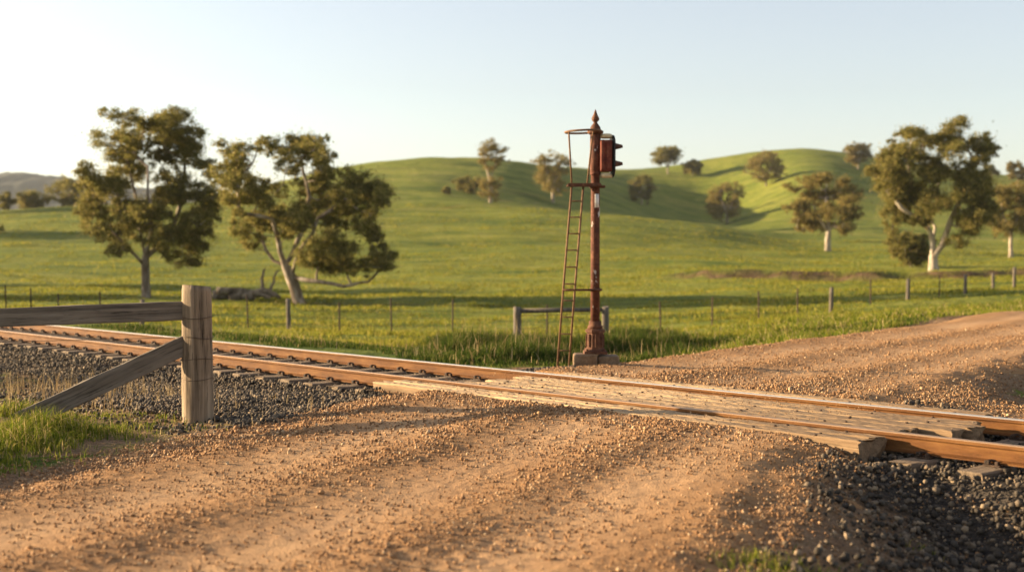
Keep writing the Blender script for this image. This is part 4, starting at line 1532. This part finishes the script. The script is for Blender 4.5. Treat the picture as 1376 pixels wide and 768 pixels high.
HILL = [  # name, label, px, base row, top row, width, depth, clumps, low, mat
    ('gum_tree', 'two tiered gum tree with bare mid trunk on the hill left of the mast', 659, 272, 190, 38, 268, 14, 0.10, 'leaf2'),
    ('gum_tree', 'pale leafy gum tree at the shade edge just left of the mast top', 743, 272, 205, 46, 262, 15, 0.18, 'leaf2'),
    ('bush', 'low dark bush beside the two tiered hill tree', 627, 259, 237, 34, 283, 8, 0.0, 'leaf'),
    ('bush', 'tiny dark bush, the smallest on the left hillside', 600, 261, 251, 12, 290, 4, 0.0, 'leaf'),
    ('gum_tree', 'dark tree in the shaded hollow right of the lamp housing', 862, 275, 235, 34, 350, 10, 0.12, 'leaf'),
    ('gum_tree', 'compact round gum tree in the valley mouth between the hills', 977, 300, 247, 48, 315, 14, 0.12, 'leaf2'),
    ('gum_tree', 'slanting reddish gum tree high on the right hill', 1029, 250, 204, 42, 405, 13, 0.12, 'leaf2'),
    ('gum_tree', 'flat topped gum tree on the saddle of the skyline right of the mast', 897, 234, 197, 36, 430, 10, 0.40, 'leaf'),
    ('bush', 'small bushy tree next to the flat topped skyline tree', 930, 236, 215, 24, 440, 7, 0.08, 'leaf'),
    ('gum_tree', 'ragged gum tree on the skyline near the top of the right hill', 1152, 228, 194, 34, 462, 10, 0.25, 'leaf2'),
    ('gum_tree', 'small skyline gum tree at the far right above the big round gum', 1366, 250, 218, 26, 440, 8, 0.25, 'leaf2'),
    ('gum_tree', 'tawny gum tree cut by the right edge with slim pale trunk', 1358, 346, 250, 62, 188, 18, 0.30, 'leaf2'),
    ('bush', 'dark shrubby tree half hidden behind the big cream trunk', 1224, 358, 312, 44, 140, 12, 0.05, 'leaf'),
    ('bush', 'rounded hazy tree beyond the left rise, middle of the three', 42, 281, 257, 42, 262, 10, 0.0, 'leaf'),
    ('bush', 'tallest hazy tree beyond the left rise beside the big gum', 92, 279, 243, 46, 258, 12, 0.0, 'leaf'),
    ('bush', 'small hazy tree beyond the left rise at the picture edge', 6, 282, 260, 26, 258, 7, 0.0, 'leaf'),
    ('gum_tree', 'gum tree peeping out above the big round gum on the right skyline', 1332, 240, 222, 18, 470, 6, 0.2, 'leaf'),
]
for i, (nm, lab, px, base, top, w, Z, n, low, lm) in enumerate(HILL):
    rng = np.random.default_rng(100 + i)
    cl = auto_clumps(px, top, base, w, rng, n, low)
    if i == 0:
        cl = [(px + dx, yy, a, b) for dx, yy, a, b in ((0, 196, 9, 6), (10, 202, 9, 6), (-9, 203, 8, 6), (3, 212, 12, 7), (-8, 218, 8, 6), (11, 216, 8, 6), (0, 226, 9, 5), (-4, 244, 9, 7), (4, 250, 10, 7), (-5, 260, 9, 7), (6, 262, 8, 6))]
    h = base - top
    lines = [[(px, base + 1), (px + rng.uniform(-1, 1), base - 0.22 * h), (px + rng.uniform(-2, 2), base - 0.5 * h)]]
    if nm == 'gum_tree':
        lines.append([(px, base - 0.3 * h), (px - 0.2 * w, top + 0.35 * h), (px - 0.22 * w, top + 0.2 * h)])
        lines.append([(px, base - 0.34 * h), (px + 0.2 * w, top + 0.35 * h), (px + 0.2 * w, top + 0.18 * h)])
    X, Y, G = place(px, base, Z, 0.8, 1.25)
    make_tree(nm, lab, px, base, Y, cl, lines, 0.026 * h * Y / F, int(6000 + 380 * n * (w / 40)), max(0.32, 0.0013 * Y), M[lm], M['bark'], cat='tree' if nm == 'gum_tree' else 'bush',
              group='trees on the hills', seed=40 + i, rt=0.02, snap=False, thick=1.2)

# trees just outside the frame on the left: their long shadows cross the paddock and the ballast
OUT = [(-330, 396, 215, 220, 78), (-130, 374, 215, 180, 100), (-210, 318, 225, 130, 190), (-150, 288, 205, 110, 228)]
for i, (px, base, top, w, Z) in enumerate(OUT):
    rng = np.random.default_rng(200 + i)
    cl = auto_clumps(px, top, base, w, rng, 20, 0.25)
    h = base - top
    make_tree('gum_tree', ['wide gum tree standing outside the picture to the left', 'second wide gum tree outside the picture to the left', 'gum tree on the far left slope outside the picture', 'gum tree on the far left rise outside the picture'][i],
              px, base, Z, cl, [[(px, base), (px, base - 0.25 * h), (px, base - 0.5 * h)]], 0.4, 40000, 0.40, M['leaf'], M['bark2'], seed=70 + i, snap=False, thick=1.2)
rng = np.random.default_rng(301)
X0, Y0 = -14.2, 22.2
px0 = CX + X0 / Y0 * F; b0 = row_of(X0, Y0, gz(X0, Y0))
make_tree('bush', 'leafy bush outside the picture to the left of the track', px0, b0, Y0, auto_clumps(px0, b0 - 150, b0, 190, rng, 16, 0.0), [[(px0, b0), (px0, b0 - 50), (px0, b0 - 80)]], 0.06, 9000, 0.11, M['leaf'], M['bark2'], cat='bush', seed=90, snap=False, rt=0.006, thick=1.2)


def fallen_limbs():
    X, Y, G = place(330, 402, 68, 0.92, 1.08)
    r = empty('fallen_branches', (X, Y, G))
    tag(r, 'bleached fallen branches lying between the two big left gums', 'branches')
    k = Y / F
    rng = random.Random(4)
    logs = [((-44, 0, 5), (-20, 6, 9), (10, 3, 9), (40, 0, 6), 0.30), ((-38, -5, 12), (-10, -5, 14), (20, -6, 10), (34, -6, 3), 0.22), ((-46, 8, 3), (-30, 6, 12), (-18, 2, 6), (-6, 0, 4), 0.2),
            ((5, -8, 3), (18, -6, 16), (30, -2, 14), (46, 2, 2), 0.2), ((22, 0, 9), (24, 2, 22), (18, 2, 30), (26, 3, 42), 0.12), ((30, 0, 8), (40, 2, 20), (36, 2, 34), (44, 2, 40), 0.09), ((-20, -8, 2), (-4, -10, 7), (6, -8, 6), (14, -8, 2), 0.26)]
    for a, b, c, d, rad in logs:
        mb = MB()
        P = [Vector((q[0] * k, q[1] * k, q[2] * k)) for q in (a, b, c, d)]
        pts = []
        for i in range(13):
            t = i / 12
            pts.append(P[0] * (1 - t) ** 3 + P[1] * 3 * t * (1 - t) ** 2 + P[2] * 3 * t * t * (1 - t) + P[3] * t ** 3 + Vector((rng.uniform(-.04, .04), rng.uniform(-.04, .04), rng.uniform(-.04, .04))))
        mb.tube(pts, [rad * (1 - 0.55 * i / 12) for i in range(13)], 9)
        mb.build('branch', M['dead'], r)


fallen_limbs()


# ------------------------------------------------------------------ far wooded range on the left
def far_range():
    rng = np.random.default_rng(55)
    nx, ny = 420, 40
    u = np.linspace(-900, 900, nx)
    yrow = np.interp(u, [-900, -400, -120, 0, 40, 110, 200, 300, 420, 600, 900], [262, 246, 238, 236, 236, 245, 256, 262, 272, 300, 330])
    Z0, Z1 = 1400.0, 2100.0
    v = np.linspace(0, 1, ny)
    U, Vv = np.meshgrid(u, v)
    Y = Z0 + (Z1 - Z0) * Vv
    X = (U - CX) / F * (0.5 * (Z0 + Z1)) + 0 * Vv
    top = CAMH + (HY - yrow[None, :]) / F * 0.5 * (Z0 + Z1)
    sh = np.sin(np.pi * np.clip(Vv, 0, 1)) ** 0.8
    Zz = -10 + (top + 10) * sh + sh * (6 * fbm(X * 0.02, Y * 0.02, 4) + 3.0 * rng.random(X.shape))
    idx = np.arange(nx * ny).reshape(ny, nx)
    Fc = np.stack([idx[:-1, :-1], idx[:-1, 1:], idx[1:, 1:], idx[1:, :-1]], -1).reshape(-1, 4)
    o = link('hills', mesh_faces('hills', np.stack([X, Y, Zz], -1).reshape(-1, 3), Fc, True), M['farhill'])
    tag(o, 'hazy wooded range of hills on the far left horizon', 'hills', kind='structure')


far_range()


# ------------------------------------------------------------------ grass
def blades(x, y, z, h, w, rng, lean=0.35, curl=0.5):
    n = len(x)
    an = rng.uniform(0, 2 * np.pi, n)
    ln = np.abs(rng.normal(0, lean, n))
    la = rng.uniform(0, 2 * np.pi, n)
    lx, ly = np.cos(la) * ln, np.sin(la) * ln
    bx, by = np.cos(an) * w * 0.5, np.sin(an) * w * 0.5
    V = np.empty((n, 5, 3))
    V[:, 0] = np.stack([x - bx, y - by, z - 0.02], 1)
    V[:, 1] = np.stack([x + bx, y + by, z - 0.02], 1)
    mx, my, mz = x + lx * h * 0.45, y + ly * h * 0.45, z + h * 0.6
    V[:, 2] = np.stack([mx + bx * 0.75, my + by * 0.75, mz], 1)
    V[:, 3] = np.stack([mx - bx * 0.75, my - by * 0.75, mz], 1)
    c = curl * rng.uniform(0.5, 1.5, n)
    V[:, 4] = np.stack([x + lx * h * (1 + c), y + ly * h * (1 + c), z + h * (1 - 0.25 * ln * c)], 1)
    b = (np.arange(n) * 5)[:, None]
    q = b + np.array([0, 1, 2, 3]); t = b + np.array([3, 2, 4])
    loops = np.concatenate([q, t], 1).ravel()
    starts = np.empty((n, 2), int); starts[:, 0] = np.arange(n) * 7; starts[:, 1] = np.arange(n) * 7 + 4
    tot = np.tile([4, 3], n)
    return V.reshape(-1, 3), loops, starts.ravel(), tot


def grass(name, label, x, y, h, w, mat, rng, lean=0.35, curl=0.5):
    z = ground_h(x, y)
    V, l, s, t = blades(x, y, z, h, w, rng, lean, curl)
    o = link(name, mesh_np(name, V, l, s, t), mat)
    return tag(o, label, 'grass', kind='stuff')


def tufts(x, y, per, spread, rng):
    n = len(x)
    X = np.repeat(x, per) + rng.normal(0, 1, n * per) * np.repeat(spread, per)
    Y = np.repeat(y, per) + rng.normal(0, 1, n * per) * np.repeat(spread, per)
    return X, Y


def build_grass():
    rng = np.random.default_rng(77)
    # verge grass by the near fence
    n = 80000
    x = rng.uniform(-10.5, -1.6, n); y = rng.uniform(6.0, 14.6, n)
    t, s = track_ts(x, y)
    tc = t + GAUGE / 2
    d = road_dist(x, y)
    edge = 0.45 * perlin(x * 0.9, y * 0.9) + 0.3 * perlin(x * 2.6, y * 2.6)
    patch = fbm(x * 0.8 + 5, y * 0.8, 3)
    away = (-d - ROADW)
    ok = (away > 0.45 + 1.3 * edge) & (tc > 4.1 + 0.9 * perlin(x * 0.8, y * 0.8 + 7)) & ((x < -3.9 + 0.7 * perlin(x * 1.1, y * 1.3)) | (rng.random(n) < 0.10)) & (rng.random(n) < 0.06 + 0.95 * sstep(-0.32, 0.12, patch) * sstep(0.1, 1.3, away) * (0.25 + 0.75 * sstep(-3.7, -4.8, x)))
    x, y, patch, away = x[ok], y[ok], patch[ok], away[ok]
    x, y = tufts(x, y, 2, np.full(len(x), 0.03), rng)
    patch = np.repeat(patch, 2); away = np.repeat(away, 2)
    h = (0.04 + 0.21 * sstep(-0.2, 0.4, patch) * sstep(0.3, 1.8, away) * (0.3 + 0.7 * sstep(-3.6, -4.9, x)) + 0.03 * rng.random(len(x))) * rng.uniform(0.6, 1.35, len(x))
    grass('grass', 'bright green verge grass around the foot of the grey fence brace', x, y, h, rng.uniform(0.006, 0.012, len(x)), M['grass'], rng, 0.5, 0.8)
    # dry stems by the ballast
    n = 2600
    x = rng.uniform(-10.5, -2.2, n); y = rng.uniform(10.5, 20.5, n)
    t, s = track_ts(x, y)
    tc = t + GAUGE / 2
    ok = (tc > 2.3 + 0.6 * perlin(x, y)) & (tc < 4.4) & (rng.random(n) < 0.10 + 0.5 * (x < -4.4)) & (np.abs(road_dist(x, y)) > ROADW + 0.4)
    x, y = tufts(x[ok], y[ok], 3, np.full(ok.sum(), 0.035), rng)
    h = rng.uniform(0.05, 0.24, len(x)) * np.where(x < -5.2, 1.7, 1.0)
    grass('dry_grass', 'dry straw coloured stems along the ballast toe', x, y, h, rng.uniform(0.005, 0.009, len(x)), M['dry'], rng, 0.3, 0.4)
    # weeds at the bottom right
    X, Y = [], []
    for px, py, rr, m in ((775, 752, 0.20, 260), (830, 758, 0.12, 130), (1035, 757, 0.26, 330), (985, 750, 0.14, 120), (1090, 764, 0.16, 160), (720, 748, 0.12, 90), (1215, 755, 0.2, 90), (1240, 690, 0.10, 34), (1300, 745, 0.18, 50)):
        z = -0.25
        Z = (CAMH - z) * F / (py + 6 - HY); xx = (px - CX) / F * Z
        X.append(rng.normal(xx, rr, m)); Y.append(rng.normal(Z, rr * 0.5, m))
    x = np.concatenate(X); y = np.concatenate(Y)
    z = np.maximum(ground_h(x, y), -9)
    o = grass('weeds', 'sparse yellow green weeds in the gravel at the bottom right', x, y, rng.uniform(0.025, 0.085, len(x)), rng.uniform(0.005, 0.009, len(x)), M['grass'], rng, 0.6, 0.8)
    # rank grass on the far side of the track
    n = 90000
    Z = rng.uniform(18.0, 34, n); p = rng.uniform(-120, 1500, n)
    x = (p - CX) / F * Z
    t, s = track_ts(x, Z)
    tc = -(t + GAUGE / 2)
    d = road_dist(x, Z)
    hump = sstep(520, 640, p) * (1 - sstep(880, 1010, p))
    lim = 3.3 + 0.9 * perlin(x * 0.5, Z * 0.5) - 0.3 * hump
    lim = lim + np.where(np.hypot(x - 1.2, Z - 19.6) < 2.2, 1.2, 0)
    pt = fbm(x * 0.45 + 9, Z * 0.45, 3)
    ok = (tc > lim) & (d < -ROADW - 0.35 + 0.5 * perlin(x * 0.7, Z * 0.7)) & (rng.random(n) < (0.35 + 0.65 * hump) * (0.35 + 0.9 * sstep(-0.3, 0.3, pt)))
    x, y, hump, pt, d, tc = x[ok], Z[ok], hump[ok], pt[ok], d[ok], tc[ok]
    x, y = tufts(x, y, 3, np.full(len(x), 0.07), rng)
    hump, pt, d, tc = [np.repeat(a, 3) for a in (hump, pt, d, tc)]
    h = (0.07 + 0.06 * sstep(-0.2, 0.4, pt) + hump * (0.06 + 0.22 * sstep(-0.25, 0.35, pt)) * sstep(3.2, 5.0, tc) * (1 - 0.55 * sstep(-6.5, -3.4, d))) * rng.uniform(0.6, 1.3, len(x))
    pc = CX + F * x / y
    h = h + 0.30 * sstep(565, 610, pc) * (1 - sstep(680, 735, pc)) * sstep(4.6, 5.6, tc) * (1 - sstep(8.0, 10.0, tc)) * rng.uniform(0.4, 1.2, len(x)) * sstep(-0.5, 0.2, pt)
    g = tag(grass('tall_grass', 'rank dark green grass growing behind the track and the mast', x, y, h, rng.uniform(0.014, 0.026, len(x)), M['tall'], rng, 0.45, 0.7))
    # dry seed heads in it
    k = rng.random(len(x)) < 0.012
    grass('dry_grass', 'dry seed stems standing in the rank grass behind the track', x[k], y[k], h[k] * rng.uniform(1.0, 1.7, k.sum()) + 0.1, rng.uniform(0.010, 0.018, k.sum()), M['dry'], rng, 0.2, 0.3)
    # verge along the far road
    n = 30000
    p = rng.uniform(880, 1560, n); Z = rng.uniform(19, 60, n)
    x = (p - CX) / F * Z
    d = road_dist(x, Z)
    pt = fbm(x * 0.4, Z * 0.4, 3)
    ok = (d < -ROADW - 0.25 + 0.5 * perlin(x * 0.7, Z * 0.7)) & (d > -ROADW - 7) & (rng.random(n) < 0.4 + 0.8 * sstep(-0.3, 0.3, pt))
    t, s = track_ts(x, Z)
    ok &= (t + GAUGE / 2 < -4.6)
    x, y, pt = x[ok], Z[ok], pt[ok]
    x, y = tufts(x, y, 3, 0.05 + 0.001 * y, rng)
    pt = np.repeat(pt, 3)
    h = (0.09 + 0.14 * sstep(-0.1, 0.4, pt)) * rng.uniform(0.6, 1.4, len(x))
    grass('verge_grass', 'sunlit yellow green grass along the edge of the far road', x, y, h, 0.010 + 0.0005 * y, M['grass'], rng, 0.5, 0.7)
    # paddock
    n = 62000
    p = rng.uniform(-260, 1640, n); Z = 30 * np.exp(rng.uniform(0, math.log(230 / 30), n))
    x = (p - CX) / F * Z
    t, s = track_ts(x, Z)
    pt = fbm(x * 0.12, Z * 0.16, 4, 0.6)
    d = np.full(n, -99.0); m = Z < 110; d[m] = road_dist(x[m], Z[m])
    ok = (t < -9) & (d < -ROADW - 1) & (rng.random(n) < 0.25 + 0.9 * sstep(-0.35, 0.35, pt))
    x, y, pt = x[ok], Z[ok], pt[ok]
    x, y = tufts(x, y, 4, 0.05 + 0.0022 * y, rng)
    pt = np.repeat(pt, 4)
    h = (0.07 + 0.11 * sstep(-0.1, 0.5, pt)) * rng.uniform(0.5, 1.4, len(x)) * (0.85 + 0.0035 * y)
    grass('pasture_grass', 'tussocky green pasture grass across the paddock', x, y, h, 0.010 + 0.00055 * y, M['paddock'], rng, 0.5, 0.7)


build_grass()

# ------------------------------------------------------------------ light, air, camera
SUN_EL = math.radians(12.3)
SUN_DIR = Vector((-math.cos(SUN_EL) * math.cos(math.radians(13)), math.cos(SUN_EL) * math.sin(math.radians(13)), math.sin(SUN_EL)))   # towards the sun
sd = bpy.data.lights.new('sun', 'SUN')
sd.energy = 5.0
sd.angle = math.radians(0.53)
sd.color = (1.0, 0.76, 0.46)
so = bpy.data.objects.new('sun', sd)
COL.objects.link(so)
so.rotation_euler = SUN_DIR.to_track_quat('Z', 'Y').to_euler()
so.location = (-30, 0, 20)

W = bpy.data.worlds.new('World')
SC.world = W
W.use_nodes = True
wt = W.node_tree
bg = wt.nodes['Background']
sky = wt.nodes.new('ShaderNodeTexSky')
sky.sky_type = 'NISHITA'
sky.sun_disc = False
sky.sun_elevation = SUN_EL
sky.sun_rotation = math.atan2(SUN_DIR.x, SUN_DIR.y)
sky.altitude = 200
sky.air_density = 1.0
sky.dust_density = 1.7
sky.ozone_density = 1.0
hs = wt.nodes.new('ShaderNodeHueSaturation')
hs.inputs['Saturation'].default_value = 0.60
hs.inputs['Hue'].default_value = 0.512
wt.links.new(sky.outputs[0], hs.inputs['Color'])
wt.links.new(hs.outputs[0], bg.inputs['Color'])
bg.inputs['Strength'].default_value = 0.078

HAZE = True
if HAZE:
    mb = MB()
    mb.box((0, 1900, 22), (9400, 5400, 240))
    hm = bpy.data.materials.new('thin_haze')
    hm.use_nodes = True
    ht = hm.node_tree
    ht.nodes.remove(ht.nodes['Principled BSDF'])
    pv = ht.nodes.new('ShaderNodeVolumePrincipled')
    pv.inputs['Color'].default_value = (0.86, 0.90, 0.96, 1)
    pv.inputs['Density'].default_value = 0.00007
    pv.inputs['Anisotropy'].default_value = 0.2
    ht.links.new(pv.outputs[0], ht.nodes['Material Output'].inputs['Volume'])
    o = mb.build('haze', hm)
    tag(o, 'thin pale evening haze over the whole valley', 'haze', kind='stuff')

cam = bpy.data.cameras.new('camera')
co = bpy.data.objects.new('camera', cam)
COL.objects.link(co)
co.location = (0, 0, CAMH)
co.rotation_euler = (math.radians(90) - math.atan((384 - HY) / F), 0, 0)
cam.sensor_width = 36.0
cam.lens = F / 1376 * 36.0
cam.clip_start = 0.1
cam.clip_end = 12000
cam.dof.use_dof = True
cam.dof.focus_distance = 14.0
cam.dof.aperture_fstop = 1.2
SC.camera = co

SC.view_settings.view_transform = 'Standard'
SC.view_settings.look = 'None'
SC.view_settings.exposure = 1.76
SC.view_settings.gamma = 1.0
SC.view_settings.use_curve_mapping = False
SC.cycles.use_denoising = True
SC.cycles.max_bounces = 6
SC.cycles.transparent_max_bounces = 6
SC.cycles.volume_bounces = 0
SC.cycles.sample_clamp_indirect = 6.0
